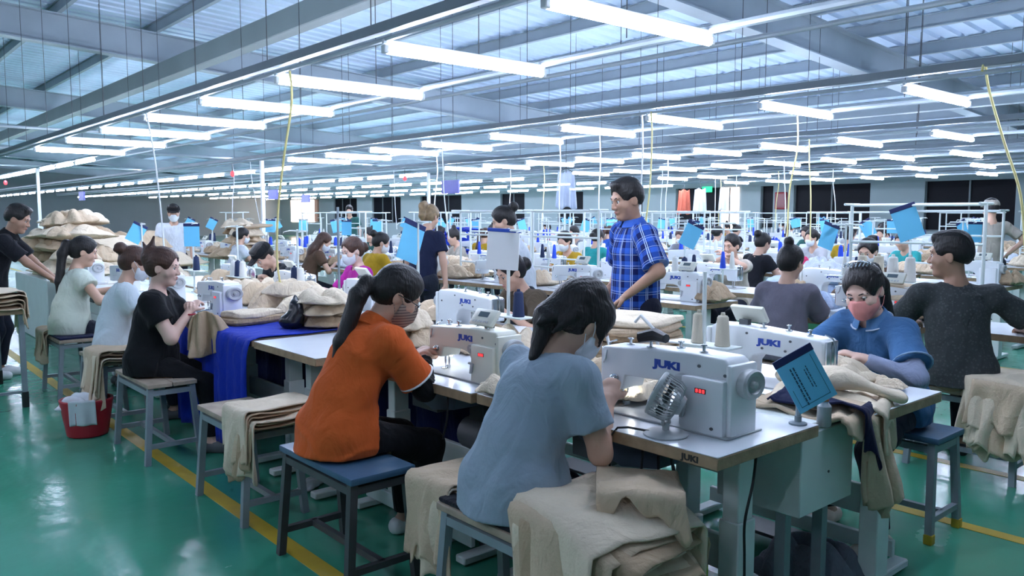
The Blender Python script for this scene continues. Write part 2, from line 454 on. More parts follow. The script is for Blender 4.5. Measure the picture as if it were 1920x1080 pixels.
def surface_nets(D, ax):
    nx, ny, nz = D.shape; S = D < 0
    cnt = np.zeros((nx - 1, ny - 1, nz - 1), dtype=np.int8)
    C = [(i, j, k) for i in (0, 1) for j in (0, 1) for k in (0, 1)]
    for i, j, k in C: cnt += S[i:nx - 1 + i, j:ny - 1 + j, k:nz - 1 + k]
    act = (cnt > 0) & (cnt < 8)
    I = np.nonzero(act); n = len(I[0])
    idx = np.full(act.shape, -1, dtype=np.int32); idx[I] = np.arange(n)
    val = {c: D[I[0] + c[0], I[1] + c[1], I[2] + c[2]] for c in C}
    acc = np.zeros((n, 3), dtype=np.float64); w = np.zeros(n)
    for a in C:
        for d in range(3):
            if a[d] == 1: continue
            b = list(a); b[d] = 1; b = tuple(b)
            va, vb = val[a], val[b]; m = (va < 0) != (vb < 0)
            t = np.where(m, va / np.where(m, va - vb, 1), 0)
            p = np.zeros((n, 3)); p[:, 0] = a[0]; p[:, 1] = a[1]; p[:, 2] = a[2]; p[:, d] += t
            acc += p * m[:, None]; w += m
    loc = acc / w[:, None]
    V = np.empty((n, 3))
    for d in range(3):
        i0 = I[d]; V[:, d] = ax[d][i0] + loc[:, d] * (ax[d][i0 + 1] - ax[d][i0])
    quads = []
    for d in range(3):
        sl0 = [slice(None)] * 3; sl1 = [slice(None)] * 3
        sl0[d] = slice(0, -1); sl1[d] = slice(1, None)
        e = S[tuple(sl0)] != S[tuple(sl1)]
        o1, o2 = [q for q in range(3) if q != d]
        P = np.nonzero(e)
        ok = (P[o1] > 0) & (P[o2] > 0) & (P[o1] < D.shape[o1] - 1) & (P[o2] < D.shape[o2] - 1)
        P = [q[ok] for q in P]
        fl = S[tuple(P)]
        def cell(a, b):
            q = list(P); q[o1] = q[o1] - a; q[o2] = q[o2] - b; return idx[tuple(q)]
        Q = np.stack([cell(1, 1), cell(0, 1), cell(0, 0), cell(1, 0)], 1)
        if d == 1: fl = ~fl
        Q[~fl] = Q[~fl][:, ::-1]
        quads.append(Q)
    F = np.concatenate(quads); F = F[(F >= 0).all(1)]
    return V, F
def waves(seed, n=5, f=(6, 16)):
    r = np.random.RandomState(seed); W = []
    for _ in range(n):
        d = unit(r.randn(3)) * r.uniform(*f); W.append((d, r.uniform(0, 6.28)))
    def fn(x, y, z):
        s = 0
        for d, p in W: s = s + np.sin(d[0] * x + d[1] * y + d[2] * z + p)
        return s / n
    return fn
# ---------------------------------------------------------------- people
def rotm(pitch=0, yaw=0, roll=0):
    """columns: forward, left, up (pitch > 0 looks down, yaw > 0 turns left, roll > 0 tips to the right)"""
    cp, sp = math.cos(pitch), math.sin(pitch); cy, sy = math.cos(yaw), math.sin(yaw); cr, sr = math.cos(roll), math.sin(roll)
    Rz = np.array([[cy, -sy, 0], [sy, cy, 0], [0, 0, 1]]); Ry = np.array([[cp, 0, sp], [0, 1, 0], [-sp, 0, cp]])
    Rx = np.array([[1, 0, 0], [0, cr, -sr], [0, sr, cr]])
    return Rz @ Ry @ Rx
def ik(a, c, l1, l2, pole):
    d = c - a; D = np.linalg.norm(d); u = d / (D + 1e-9)
    if D > (l1 + l2) * .995: D = (l1 + l2) * .995; c = a + u * D
    x = (l1 * l1 - l2 * l2 + D * D) / (2 * D); h = math.sqrt(max(l1 * l1 - x * x, 0))
    p = vec(*pole); p = p - u * (p @ u); p = unit(p)
    return a + u * x + p * h, c
def hand_prims(W, h, nrm, thumb, sc, curl, spread=1.0):
    """palm, four jointed fingers and a thumb; nrm points out of the palm, thumb = side vector"""
    h = unit(h); nrm = unit(nrm - h * (nrm @ h)); sd = unit(thumb - h * (thumb @ h) - nrm * (thumb @ nrm)); P = []
    P.append(cone(W, W + h * .03 * sc, .026 * sc, .030 * sc, .02, nrm, 1.4))
    P.append(cone(W + h * .025 * sc + sd * .008 * sc, W + h * .075 * sc + sd * .005 * sc, .036 * sc, .039 * sc, .015, nrm, 2.5))
    for i, (o, L, f) in enumerate(((.029, .066, .93), (.010, .075, 1.0), (-.009, .070, .97), (-.027, .054, .88))):
        p = W + h * .080 * f * sc + sd * o * sc; d = unit(h + sd * o * 2.2 * spread); ang = 0; r = .0095 * sc
        for j, q in enumerate((.44, .31, .25)):
            ang += curl * (.55, .9, .6)[j] * (1 + .12 * i)
            dd = d * math.cos(ang) + nrm * math.sin(ang)
            e = p + dd * L * q * sc
            P.append(cone(p, e, r, r * .92, .005)); p = e; r *= .92
    p = W + h * .022 * sc + sd * .026 * sc; d = unit(h * .62 + sd * .72 + nrm * (.25 + .35 * curl)); r = .0125 * sc
    e = p + d * .038 * sc; P.append(cone(p, e, r * 1.15, r, .010))
    d2 = unit(h * .9 + sd * .28 + nrm * (.2 + .6 * curl)); P.append(cone(e, e + d2 * .034 * sc, r, r * .8, .005))
    return P
PEOPLE = {}
def person(label, loc, yaw, seat=.48, H=1.56, male=False, lean=.25, side=0., head=(.3, 0, 0), hands=None, hdirs=(None, None),
           curl=(.5, .5), poles=None, feet=None, top=None, sleeve=.55, long_under=None, fit=1.0, bottom=M_DENIM,
           hair='bun', hairm=M_HAIRB, mask=None, skin=M_SKIN, shoe=None, res=2, collar=None, cuff=None, seed=1, build=1.0,
           group=None, extras=(), face=True, legs=True, hem=-.10, headfwd=.0, key=None):
    """root Empty at the floor under the hips, local +X is where the person faces"""
    co, dn = {3: (.0105, .0042), 2: (.014, .0065), 1: (.02, .011), 0: (.026, .017)}[res]
    s = H / 1.60 * .95; g = build * 1.03
    root = empty('person', (loc[0], loc[1], 0 if len(loc) < 3 else loc[2]), yaw, label, 'person', group)
    stand = seat is None
    zp = (.86 * s) if stand else seat + .070 * s
    tq = 1.0 if stand else .93
    P = vec(0, 0, zp)
    def sd(a): return vec(math.sin(a), math.sin(side), math.cos(a))
    waist = P + sd(lean * .45) * .17 * s * tq; chest = waist + sd(lean * 1.0) * .19 * s * tq; nb = chest + sd(lean * 1.25) * .165 * s * tq
    tw = .0
    Lv = vec(0, 1, 0)
    shw = (.185 if male else .155) * s
    sh = {}
    for q, sg in (('L', 1), ('R', -1)):
        sh[q] = nb - sd(lean) * .055 * s + Lv * sg * shw + vec(.012, 0, 0)
    Rh = rotm(*head); Fh, Lh, Uh = Rh[:, 0], Rh[:, 1], Rh[:, 2]
    nd = unit(sd(lean * 1.0) * .55 + Uh * .6 + Fh * (.12 + headfwd))
    hc = nb + nd * (.070 * s + .015) + Uh * .085 * s + Fh * .020 * s   # head centre (eye level)
    hs = s * (.98 if not male else 1.0) * 1.07
    def hp(f, l, u): return hc + (Fh * f + Lh * l + Uh * u) * hs
    # arms
    la, lf = .275 * s, .235 * s
    if hands is None:
        hands = ((.36, .10, .80), (.36, -.10, .80)) if not stand else ((.05, .25, .76 * s), (.05, -.25, .76 * s))
    J = {}
    for i, (q, sg) in enumerate((('L', 1), ('R', -1))):
        w = vec(*hands[i]); pole = (poles[i] if poles else None) or (-.35, sg * .9, -.9)
        e, w = ik(sh[q], w, la, lf, pole); J[q] = (e, w)
    # legs
    lt, ls = .40 * s, .395 * s
    hip = {'L': P + Lv * .085 * s, 'R': P - Lv * .085 * s}
    if feet is None: feet = ((.40, .11, .075), (.38, -.11, .075)) if not stand else ((.02, .11, .075), (-.03, -.10, .075))
    K = {}
    for i, q in enumerate('LR'):
        k_, a_ = ik(hip[q], vec(*feet[i]), lt, ls, (1, .08 * (1 - 2 * i), .35 if not stand else .0)); K[q] = (k_, a_)
    fwd = vec(1, 0, 0); tf = unit(np.cross(Lv, sd(lean)))  # torso forward
    # ---- skin: one continuous body
    B = []
    wl = (1.0 if male else .92) * s * g
    B += [cone(P, waist, .128 * wl, .112 * wl, .04, tf, 1.35), cone(waist, chest, .110 * wl, .122 * wl, .04, tf, 1.35),
          cone(sh['L'], sh['R'], .050 * s, .050 * s, .05), cone(chest, nb, .105 * wl, .06 * s, .04, tf, 1.3),
          cone(nb - Uh * .02, hp(-.018, 0, -.05), .052 * s, .047 * s, .03)]
    for q in 'LR':
        e, w = J[q]
        B += [cone(sh[q], e, .046 * s * g, .037 * s * g, .03), cone(e, w, .037 * s * g, .025 * s, .02)]
        if legs:
            k_, a_ = K[q]
            B += [cone(hip[q], k_, .070 * s * g, .048 * s, .04), cone(k_, a_, .046 * s, .033 * s, .03)]
            ft = a_ + vec(.13 * s, 0, -.045); B += [cone(a_ - vec(.03, 0, .03), ft, .036 * s, .026 * s, .03)]
    # head
    jw = 1.0 if not male else 1.07
    B += [ell(hp(-.008, 0, .038), (.092 * hs, .073 * hs, .083 * hs), Rh, .02), ell(hp(.022, 0, -.035), (.066 * hs, .059 * hs * jw, .078 * hs), Rh, .035),
          ell(hp(.060, 0, -.092), (.026 * hs, .028 * hs * jw, .020 * hs), Rh, .03)]
    if face:
        B += [cone(hp(.087, 0, .012), hp(.104, 0, -.026), .007 * hs, .011 * hs, .012), cone(hp(.098, .011, -.030), hp(.098, -.011, -.030), .008 * hs, .008 * hs, .008),
              cone(hp(.078, .034, .026), hp(.078, -.034, .026), .012 * hs, .012 * hs, .02), cone(hp(.068, .040, -.02), hp(.05, .05, -.03), .018 * hs, .015 * hs, .03),
              cone(hp(.068, -.040, -.02), hp(.05, -.05, -.03), .018 * hs, .015 * hs, .03),
              ell(hp(.083, 0, -.056), (.011 * hs, .022 * hs, .010 * hs), Rh, .012)]
    for sg in (1, -1):
        Re = rotm(head[0] + .15, head[1] + sg * .35, head[2])
        B += [ell(hp(-.006, sg * .074, -.004), (.019 * hs, .008 * hs, .031 * hs), Rh @ rotm(.12, -sg * .4, 0), .008)]
    cuts = []
    if face and res >= 2:
        for sg in (1, -1): cuts.append(('sub', ell(hp(.096, sg * .031, .008), (.016 * hs, .017 * hs, .010 * hs), Rh), .010))
        cuts.append(('sub', ell(hp(-.002, .088, -.002), (.010 * hs, .008 * hs, .016 * hs), Rh), .006))
        cuts.append(('sub', ell(hp(-.002, -.088, -.002), (.010 * hs, .008 * hs, .016 * hs), Rh), .006))
    dense = [(hc - .14 * s, hc + .14 * s)]
    for i, (q, sg) in enumerate((('L', 1), ('R', -1))):
        e, w = J[q]; hd = unit(w - e) if hdirs[i] is None else unit(vec(*hdirs[i][0]))
        nr = vec(0, 0, -1) if hdirs[i] is None else vec(*hdirs[i][1])
        if hdirs[i] is None and abs(hd[2]) > .8: nr = vec(0, -sg, 0)
        thumb = np.cross(nr, hd) * sg * -1.0
        if res >= 1: B += hand_prims(w, hd, nr, thumb, .98 * s * (1.05 if male else .97), curl[i])
        else: B += [cone(w, w + hd * .12, .028, .02, .02)]
        c = w + hd * .09; dense.append((c - .11, c + .11))
    V, F = sdf_mesh('body', B, cuts, co, dn, dense if res >= 1 else dense[:1])
    link('body', fast_mesh('body', V, F), skin, root)
    # ---- shirt
    if top is not None:
        wv = waves(seed, 6, (14, 34)); wv2 = waves(seed + 50, 4, (40, 75))
        wr_ = waves(seed + 70, 3, (9, 17))
        def fold(x, y, z):
            r_ = 1 - np.abs(wr_(x, y, z + .25 * wv(x, y, z))) * 3.2
            return (.0050 * wv(x, y, z * .8) + .0020 * wv2(x, y, z) - .0060 * np.clip(r_, -.4, 1)) * (1.0 if res >= 1 else .6)
        f = .012 * fit
        T = []
        bot = P + sd(lean * .3) * hem * s if not stand else P + vec(0, 0, hem * s)
        T += [cone(bot, waist, (.150 if stand else .172) * wl + f, .122 * wl + f * 1.4, .05, tf, 1.20 if stand else 1.10, f0=True), cone(waist, chest, .118 * wl + f * 1.3, .126 * wl + f, .05, tf, 1.28),
              cone(chest, nb - sd(lean) * .02, .122 * wl + f, .070 * s, .05, tf, 1.3), cone(sh['L'], sh['R'], .053 * s + f * .4, .053 * s + f * .4, .05)]
        if not male: T.append(cone(chest + tf * .055 * s + Lv * .065 * s - sd(lean) * .02, chest + tf * .055 * s - Lv * .065 * s - sd(lean) * .02, .062 * s, .062 * s, .05))
        if not stand:
            for q in 'LR': T.append(cone(hip[q] + vec(-.02, 0, .02), hip[q] + (K[q][0] - hip[q]) * .22 + vec(0, 0, .012), .098 * s * g + f * .6, .094 * s * g + f * .6, .05, f1=True))
        for i, q in enumerate('LR'):
            e, w = J[q]
            if sleeve <= 1.0:
                T.append(cone(sh[q], sh[q] + (e - sh[q]) * sleeve, .055 * s * g + f * .3, .056 * s * g + f * .8, .045, f1=True))
            else:
                T += [cone(sh[q], e, .055 * s * g + f * .3, .046 * s * g + f * .5, .04), cone(e, e + (w - e) * (sleeve - 1), .046 * s * g + f * .5, .036 * s + f * .4, .03, f1=True)]
        nk = [('sub', cone(nb - nd * .03 + tf * .012, nb + nd * .12 + tf * .012, .060 * s, .075 * s, .0), .008)]
        if not stand: nk.append(('keep', pl((0, 0, seat + .006), (0, 0, -1))))
        V, F = sdf_mesh('shirt', T, nk, co * (.8 if res >= 3 else .95), None, (), fold)
        me = fast_mesh('shirt', V, F)
        if top.name.startswith('plaid'):
            seg = [(bot, chest), (sh['L'], J['L'][0]), (sh['R'], J['R'][0])]; rr = (.14, .06, .06); best = None
            for (a, b), r in zip(seg, rr):
                ba = b - a; t = np.clip(((V - a) @ ba) / (ba @ ba), -.3, 1.4 if r > .1 else 1); q = V - a - t[:, None] * ba; d = np.linalg.norm(q, axis=1) - r
                zx = unit(ba); ux = unit(np.cross(Lv, zx)) if r > .1 else unit(np.cross(vec(1, 0, 0), zx)); uy = np.cross(zx, ux)
                uv = np.stack([np.arctan2(q @ uy, -(q @ ux)) * r * 1.1, t * np.linalg.norm(ba), 0 * t], 1)
                if best is None: best, bd = uv, d
                else: m_ = d < bd; best[m_] = uv[m_]; bd = np.minimum(d, bd)
            at = me.attributes.new('cloth_uv', 'FLOAT_VECTOR', 'POINT'); at.data.foreach_set('vector', best.astype(np.float32).ravel())
        shirt = link('shirt', me, top, root)
        if collar is not None:   # folded collar ring round the neck
            mb = MB(); n = 22; ring = []
            for k in range(n + 1):
                w_ = -PI * .93 + 2 * PI * .93 * k / n + PI
                dirv = (tf * math.cos(w_ ) + Lv * math.sin(w_))
                up_ = .03 * s - .028 * s * (math.cos(w_) + 1) * .5
                ring.append((nb + nd * .006 + dirv * (.062 * s + .012 * max(0, math.cos(w_))) + nd * (.036 * s + up_ - .01), nb + dirv * (.088 * s + .02 * max(0, math.cos(w_))) + nd * (up_ * .6 - .012)))
            vs = []
            for a, b in ring: vs += [a, b, b - (b - nb) * .04 - nd * .004, a - (a - nb) * .06]
            fs = []
            for k in range(n):
                for j in range(4): fs.append((k * 4 + j, k * 4 + (j + 1) % 4, k * 4 + 4 + (j + 1) % 4, k * 4 + 4 + j))
            fs += [(0, 1, 2, 3), (n * 4 + 3, n * 4 + 2, n * 4 + 1, n * 4)]
            co_ = mb.add(vs, fs).obj('collar', collar, shirt, smooth=60)
            if collar.name.startswith('denim'): MB().tube([b + (b - nb) * .03 for a, b in ring], .004, 6).obj('collar_piping', fabric('pale_piping', (.45, .55, .66)), shirt)
        if cuff is not None:
            for q in 'LR':
                e, w = J[q]; c = sh[q] + (e - sh[q]) * (sleeve - .035); d = unit(e - sh[q]); r = .056 * s * g + f * .8 + .003
                n = 20; u1 = unit(np.cross(d, vec(.3, .2, 1))); u2 = np.cross(d, u1); pts = [c + (u1 * math.cos(2 * PI * k / n) + u2 * math.sin(2 * PI * k / n)) * r for k in range(n + 1)]
                MB().tube(pts, .0045, 6, cap=False).obj('cuff_trim', cuff, shirt)
    if long_under is not None:
        for q in 'LR':
            e, w = J[q]
            V, F = sdf_mesh('arm_sleeve', [cone(sh[q] + (e - sh[q]) * .4, e, .050 * s * g, .043 * s * g, .03), cone(e, w - unit(w - e) * .01, .044 * s * g, .034 * s, .03, f1=True)], (), co * .8, None, (), lambda x, y, z: .0025 * np.sin(90 * (x + y + z)))
            link('arm_sleeve', fast_mesh('arm_sleeve', V, F), long_under, root)
    # ---- trousers
    if legs and bottom is not None:
        T = [cone(P + sd(0) * .06 * s, P - vec(0, 0, .012), .118 * wl, .140 * wl, .05, tf, 1.22), cone(hip['L'] - vec(.03, 0, .01), hip['R'] - vec(.03, 0, .01), .084 * s * g, .084 * s * g, .05)]
        for q in 'LR':
            k_, a_ = K[q]
            T += [cone(hip[q], k_, .092 * s * g, .070 * s, .05), cone(k_, a_ + vec(0, 0, .03), .068 * s, .054 * s, .04, f1=True)]
        wv = waves(seed + 9, 5, (16, 40))
        kp = () if stand else (('keep', pl((0, 0, seat - .001), (0, 0, -1))),)
        if not stand:
            # flattened where the seat carries the weight
            V, F = sdf_mesh('trousers', T, (), co, None, (), lambda x, y, z: .005 * wv(x, y, z)); m_ = (V[:, 2] < seat + .004) & (V[:, 0] < .17); V[m_, 2] = seat + .004
        else: V, F = sdf_mesh('trousers', T, (), co, None, (), lambda x, y, z: .005 * wv(x, y, z))
        link('trousers', fast_mesh('trousers', V, F), bottom, root)
    if legs and shoe is not None:
        for q in 'LR':
            k_, a_ = K[q]
            V, F = sdf_mesh('shoe', [cone(a_ + vec(-.045, 0, -.04), a_ + vec(.06, 0, -.035), .042, .047, .03), cone(a_ + vec(.06, 0, -.04), a_ + vec(.15, 0, -.043), .047, .040, .04)],
                            (('keep', pl((0, 0, a_[2] - .073), (0, 0, -1))), ('sub', ell(a_ + vec(.0, 0, .02), (.05, .034, .05)), .01)), .009)
            link('shoe', fast_mesh('shoe', V, F), shoe, root)
    # ---- hair
    Hp = []; Hc = []
    if hair:
        e_ = (.009 if male else .013) * hs
        Hp = [ell(hp(-.010, 0, .042), (.094 * hs + e_, .074 * hs + e_, .084 * hs + e_), Rh, .01), ell(hp(-.045, 0, -.005), (.056 * hs + e_, .062 * hs + e_ * .6, .070 * hs), Rh, .03)]
        fc = .070 if not male else .074
        Hc = [('sub', ell(hp(.098, 0, -.030), (.085 * hs, .064 * hs, .106 * hs), Rh), .012), ('sub', ell(hp(.012, .086, -.030), (.040 * hs, .026 * hs, .052 * hs), Rh), .012), ('sub', ell(hp(.012, -.086, -.030), (.040 * hs, .026 * hs, .052 * hs), Rh), .012),
              ('keep', pl(hp(0, 0, -.066 if not male else -.045), -Uh))]
        if male:
            Hp[1] = ell(hp(-.050, 0, .005), (.048 * hs + e_, .060 * hs + e_ * .4, .056 * hs), Rh, .03)
            Hc = [('sub', ell(hp(.104, 0, -.026), (.086 * hs, .070 * hs, .104 * hs), Rh), .010), ('sub', ell(hp(.014, .088, -.026), (.036 * hs, .028 * hs, .050 * hs), Rh), .010), ('sub', ell(hp(.014, -.088, -.026), (.036 * hs, .028 * hs, .050 * hs), Rh), .010),
                  ('keep', pl(hp(0, 0, -.012), -(Uh - Fh * .42)))]
        tail = []
        if hair == 'bun': tail = [ell(hp(-.122, 0, .088), (.046 * hs, .050 * hs, .046 * hs), Rh, .012), cone(hp(-.12, .03, .115), hp(-.15, -.03, .07), .02 * hs, .02 * hs, .008)]
        elif hair == 'topbun': tail = [ell(hp(-.055, 0, .150), (.034 * hs, .036 * hs, .036 * hs), Rh, .012), cone(hp(-.05, 0, .12), hp(-.055, 0, .15), .022 * hs, .022 * hs, .02)]
        elif hair == 'lowbun': tail = [ell(hp(-.122, 0, .005), (.044 * hs, .054 * hs, .050 * hs), Rh, .012)]
        elif hair == 'twist': tail = [ell(hp(-.095, 0, .06), (.048 * hs, .058 * hs, .070 * hs), Rh, .02), cone(hp(-.09, 0, .11), hp(-.075, .0, .195), .030 * hs, .006 * hs, .02), cone(hp(-.11, 0, .09), hp(-.15, .02, .15), .022 * hs, .005 * hs, .015)]
        elif hair in ('pony', 'lowpony', 'highpony'):
            b0 = {'pony': hp(-.105, 0, .04), 'lowpony': hp(-.100, 0, -.015), 'highpony': hp(-.095, 0, .10)}[hair]
            out = b0 - Fh * .035 * hs; back = nb - tf * (.075 * s + .03)
            ln = {'pony': .30, 'lowpony': .30, 'highpony': .22}[hair]
            p2 = out * .55 + back * .45 - tf * .02 + (Uh * .01); p3 = back - sd(lean) * ln * .35 - tf * .012; p4 = back - sd(lean) * ln * .75 - tf * .015
            if hair == 'highpony': p2 = b0 - Fh * .075 * hs - vec(0, 0, .03); p3 = p2 - vec(0, 0, .10) - Fh * .01; p4 = p3 - vec(0, 0, .07) + Fh * .012
            tail = [cone(b0, out, .024 * hs, .030 * hs, .02), cone(out, p2, .033 * hs, .037 * hs, .02), cone(p2, p3, .037 * hs, .032 * hs, .02), cone(p3, p4, .032 * hs, .008 * hs, .02)]
        elif hair == 'long':
            back = nb - tf * .085 * s
            tail = [cone(hp(-.06, .0, .0), back, .066 * hs, .075 * hs, .03, tf, 1.5), cone(back, back - sd(lean) * .22 - tf * .01, .075 * hs, .05 * hs, .03, tf, 2.0), cone(hp(-.02, .07, .0), hp(-.02, .075, -.16), .028 * hs, .02 * hs, .02), cone(hp(-.02, -.07, .0), hp(-.02, -.075, -.16), .028 * hs, .02 * hs, .02)]
        elif hair == 'messy':
            tail = [ell(hp(-.075, 0, .07), (.055 * hs, .070 * hs, .060 * hs), Rh, .03), ell(hp(-.05, .0, .115), (.05 * hs, .055 * hs, .038 * hs), Rh, .03),
                    cone(hp(-.085, .02, .04), hp(-.112, .02, -.06), .060 * hs, .042 * hs, .03), cone(hp(-.112, .02, -.06), nb - tf * .075 - sd(lean) * .015, .042 * hs, .018 * hs, .03), cone(hp(-.07, -.05, .0), hp(-.10, -.06, -.10), .034 * hs, .006 * hs, .02),
                    cone(hp(-.08, .05, .0), hp(-.12, .07, -.10), .036 * hs, .006 * hs, .02), cone(hp(-.10, -.01, -.02), hp(-.15, -.03, -.11), .036 * hs, .006 * hs, .02), cone(hp(.04, -.06, .06), hp(.065, -.074, -.03), .014 * hs, .004 * hs, .02)]
        elif hair == 'short':
            tail = [cone(hp(.070, .03, .108), hp(.062, -.04, .106), .016 * hs, .016 * hs, .03), ell(hp(-.005, 0, .098), (.080 * hs, .064 * hs, .040 * hs), Rh, .03)]
        hw = waves(seed + 3, 4, (60, 120))
        Rt = Rh.T
        def strand(x, y, z):
            a = (np.stack([x, y, z], -1) - hc) @ Rh; w_ = np.arctan2(a[..., 1], a[..., 2] + .02)
            return .0012 * np.sin(w_ * 34 + 3 * hw(x, y, z)) + .0012 * hw(x, y, z)
        V, F = sdf_mesh('hair', Hp, Hc, {3: .006, 2: .008, 1: .011, 0: .016}[res], None, (), strand, post=tail)
        link('hair', fast_mesh('hair', V, F), hairm, root)
    # ---- mask
    if mask is not None:
        Mp = [ell(hp(.026, 0, -.040), (.077 * hs, .073 * hs, .072 * hs), Rh, .03), cone(hp(.092, 0, -.010), hp(.094, 0, -.055), .016 * hs, .022 * hs, .04), ell(hp(.064, 0, -.092), (.031 * hs, .036 * hs, .024 * hs), Rh, .03)]
        Mc = [('keep', pl(hp(.022, 0, 0), -Fh)), ('keep', pl(hp(.09, 0, -.004), Uh * 1.0 - Fh * .22)), ('keep', pl(hp(0, 0, -.112), -Uh))]
        V, F = sdf_mesh('face_mask', Mp, Mc, {3: .005, 2: .007, 1: .010, 0: .014}[res])
        mo = link('face_mask', fast_mesh('face_mask', V, F), mask, root)
        if res >= 2:
            for sg in (1, -1):
                for (u0, u1) in ((-.02, .022), (-.085, -.03)):
                    MB().tube([hp(.03, sg * .066, u0), hp(.010, sg * .080, (u0 + u1) / 2), hp(-.012, sg * .084, u1)], .0016, 5).obj('ear_loop', mask, mo)
    # ---- eyes, brows, lips
    if face and res >= 2:
        down = head[0] > .35
        for sg in (1, -1):
            bx = MB()
            c = hp(.0755, sg * .031, .006); R = Matrix(Rh.tolist()).to_4x4(); r = .0115 * hs
            bx.lathe([(r * math.sin(a), -r * math.cos(a)) for a in np.linspace(.15, PI - .15, 9)], 12, Matrix.Translation(Vector(c)))
            ey = bx.obj('eye', M_EYEW, root, smooth=80)
            ci = hp(.0855, sg * .031, .003 if not down else -.001)
            MB().lathe([(.0052 * hs, -.0012), (.005 * hs, .0012), (.001, .0024)], 10, Matrix.Translation(Vector(ci)) @ R @ Matrix.Rotation(PI / 2, 4, 'Y')).obj('iris', M_IRIS, ey)
            MB().tube([hp(.083, sg * .017, .009), hp(.089, sg * .030, .0125 if not down else .006), hp(.078, sg * .045, .008)], [.0012, .0026, .0012], 6).obj('eyelash', M_HAIRB, root)
            MB().tube([hp(.092, sg * .014, .026), hp(.091, sg * .032, .032), hp(.076, sg * .050, .026)], [.0026, .0032, .0016], 6).obj('eyebrow', M_HAIRB, root)
        if mask is None:
            MB().tube([hp(.086, .019, -.057), hp(.0945, .007, -.053), hp(.0945, -.007, -.053), hp(.086, -.019, -.057)], [.002, .0042, .0042, .002], 6).obj('lips', M_LIPS, root)
            MB().tube([hp(.084, .017, -.060), hp(.093, 0, -.0625), hp(.084, -.017, -.060)], [.002, .005, .002], 6).obj('lips', M_LIPS, root)
    info = dict(root=root, hc=hc, hp=hp, Rh=Rh, hs=hs, J=J, K=K, sh=sh, nb=nb, chest=chest, s=s, tf=tf, P=P, nd=nd)
    return info
def cap_hat(pi, m, visor=True):
    hp, hs, Rh = pi['hp'], pi['hs'], pi['Rh']
    V, F = sdf_mesh('cap', [ell(hp(-.008, 0, .050), (.110 * hs, .092 * hs, .090 * hs), Rh, .01)], (('keep', pl(hp(0, 0, .045), -Rh[:, 2])),), .009)
    o = link('cap', fast_mesh('cap', V, F), m, pi['root'])
    if visor:
        V, F = sdf_mesh('visor', [cone(hp(.07, 0, .055), hp(.145, 0, .044), .066 * hs, .058 * hs, .01, Rh[:, 2], 8.0)], (), .007)
        link('visor', fast_mesh('visor', V, F), m, o)
# ---------------------------------------------------------------- the hall
HX0, HX1, HY0, HY1 = -7.0, 26.0, -6.0, 56.0
def roof_z(x): return 4.95 - 0.062 * x
def struct(o): o['kind'] = 'structure'; return o
floor = struct(MB().box((HX0, HY0, -0.1), (HX1, HY1, 0)).obj('floor', mat_floor(), smooth=0))
for x in (1.53, 4.06, 5.04, 7.75, 8.6):
    MB().box((x - .04, HY0 + .5, .0005), (x + .04, HY1 - 6, .0025)).obj('floor_line', M_YELLOW, floor, smooth=0)
M_WALL = mat('pale_wall_paint', (0.42, 0.50, 0.52), rough=0.7, var=0.05, vscale=1.0)
M_WALLD = mat('grey_wall_paint', (0.45, 0.52, 0.55), rough=0.75, var=0.06, vscale=1.0)
M_NIGHT = mat('dark_window_glass', (0.006, 0.007, 0.012), rough=0.5, var=0.1, spec=0.15)
M_FRAME = mat('window_frame_grey', (0.20, 0.23, 0.24), rough=0.5, var=0.05)
# far long wall (x = HX1): dado, header and pale piers between dark window openings
wr = MB()
wr.box((HX1, HY0, 0), (HX1 + .25, HY1, .95)).box((HX1, HY0, 2.48), (HX1 + .25, HY1, 3.5))
openings = [(-5.5, -1.0), (0.0, 3.2), (4.0, 7.4), (8.2, 10.7), (12.4, 15.1), (15.9, 16.4), (18.1, 20.2), (21.9, 23.4), (25.3, 26.9), (29.2, 31.0), (34.2, 38.0), (40.0, 43.2), (45.0, 48.0), (50, 53.5)]
edges = [HY0] + [e for o in openings for e in o] + [HY1]
for a, b in zip(edges[0::2], edges[1::2]): wr.box((HX1, a, .95), (HX1 + .25, b, 2.48))
struct(wr.obj('wall_right', M_WALL, smooth=0))
for i, (a, b) in enumerate(openings):
    w = struct(MB().box((HX1 + .14, a, .95), (HX1 + .17, b, 2.48)).obj('window_%d' % (i + 1), M_NIGHT, smooth=0))
    n = max(1, int(round((b - a) / 1.1)))
    for k in range(n + 1):
        y = a + (b - a) * k / n
        MB().box((HX1 + .09, y - .025, .95), (HX1 + .14, y + .025, 2.48)).obj('window_frame', M_FRAME, w, smooth=0)
    MB().box((HX1 + .09, a, .95), (HX1 + .14, b, 1.0)).obj('window_sill', M_FRAME, w, smooth=0)
struct(MB().box((HX0, HY1, 0), (HX1, HY1 + .2, 5.6)).obj('wall_back', M_WALLD, smooth=0))
struct(MB().box((HX0 - .2, HY0, 0), (HX0, HY1, 5.6)).obj('wall_left', M_WALLD, smooth=0))
struct(MB().box((HX0, HY0 - .2, 0), (HX1, HY0, 5.6)).obj('wall_front', M_WALLD, smooth=0))
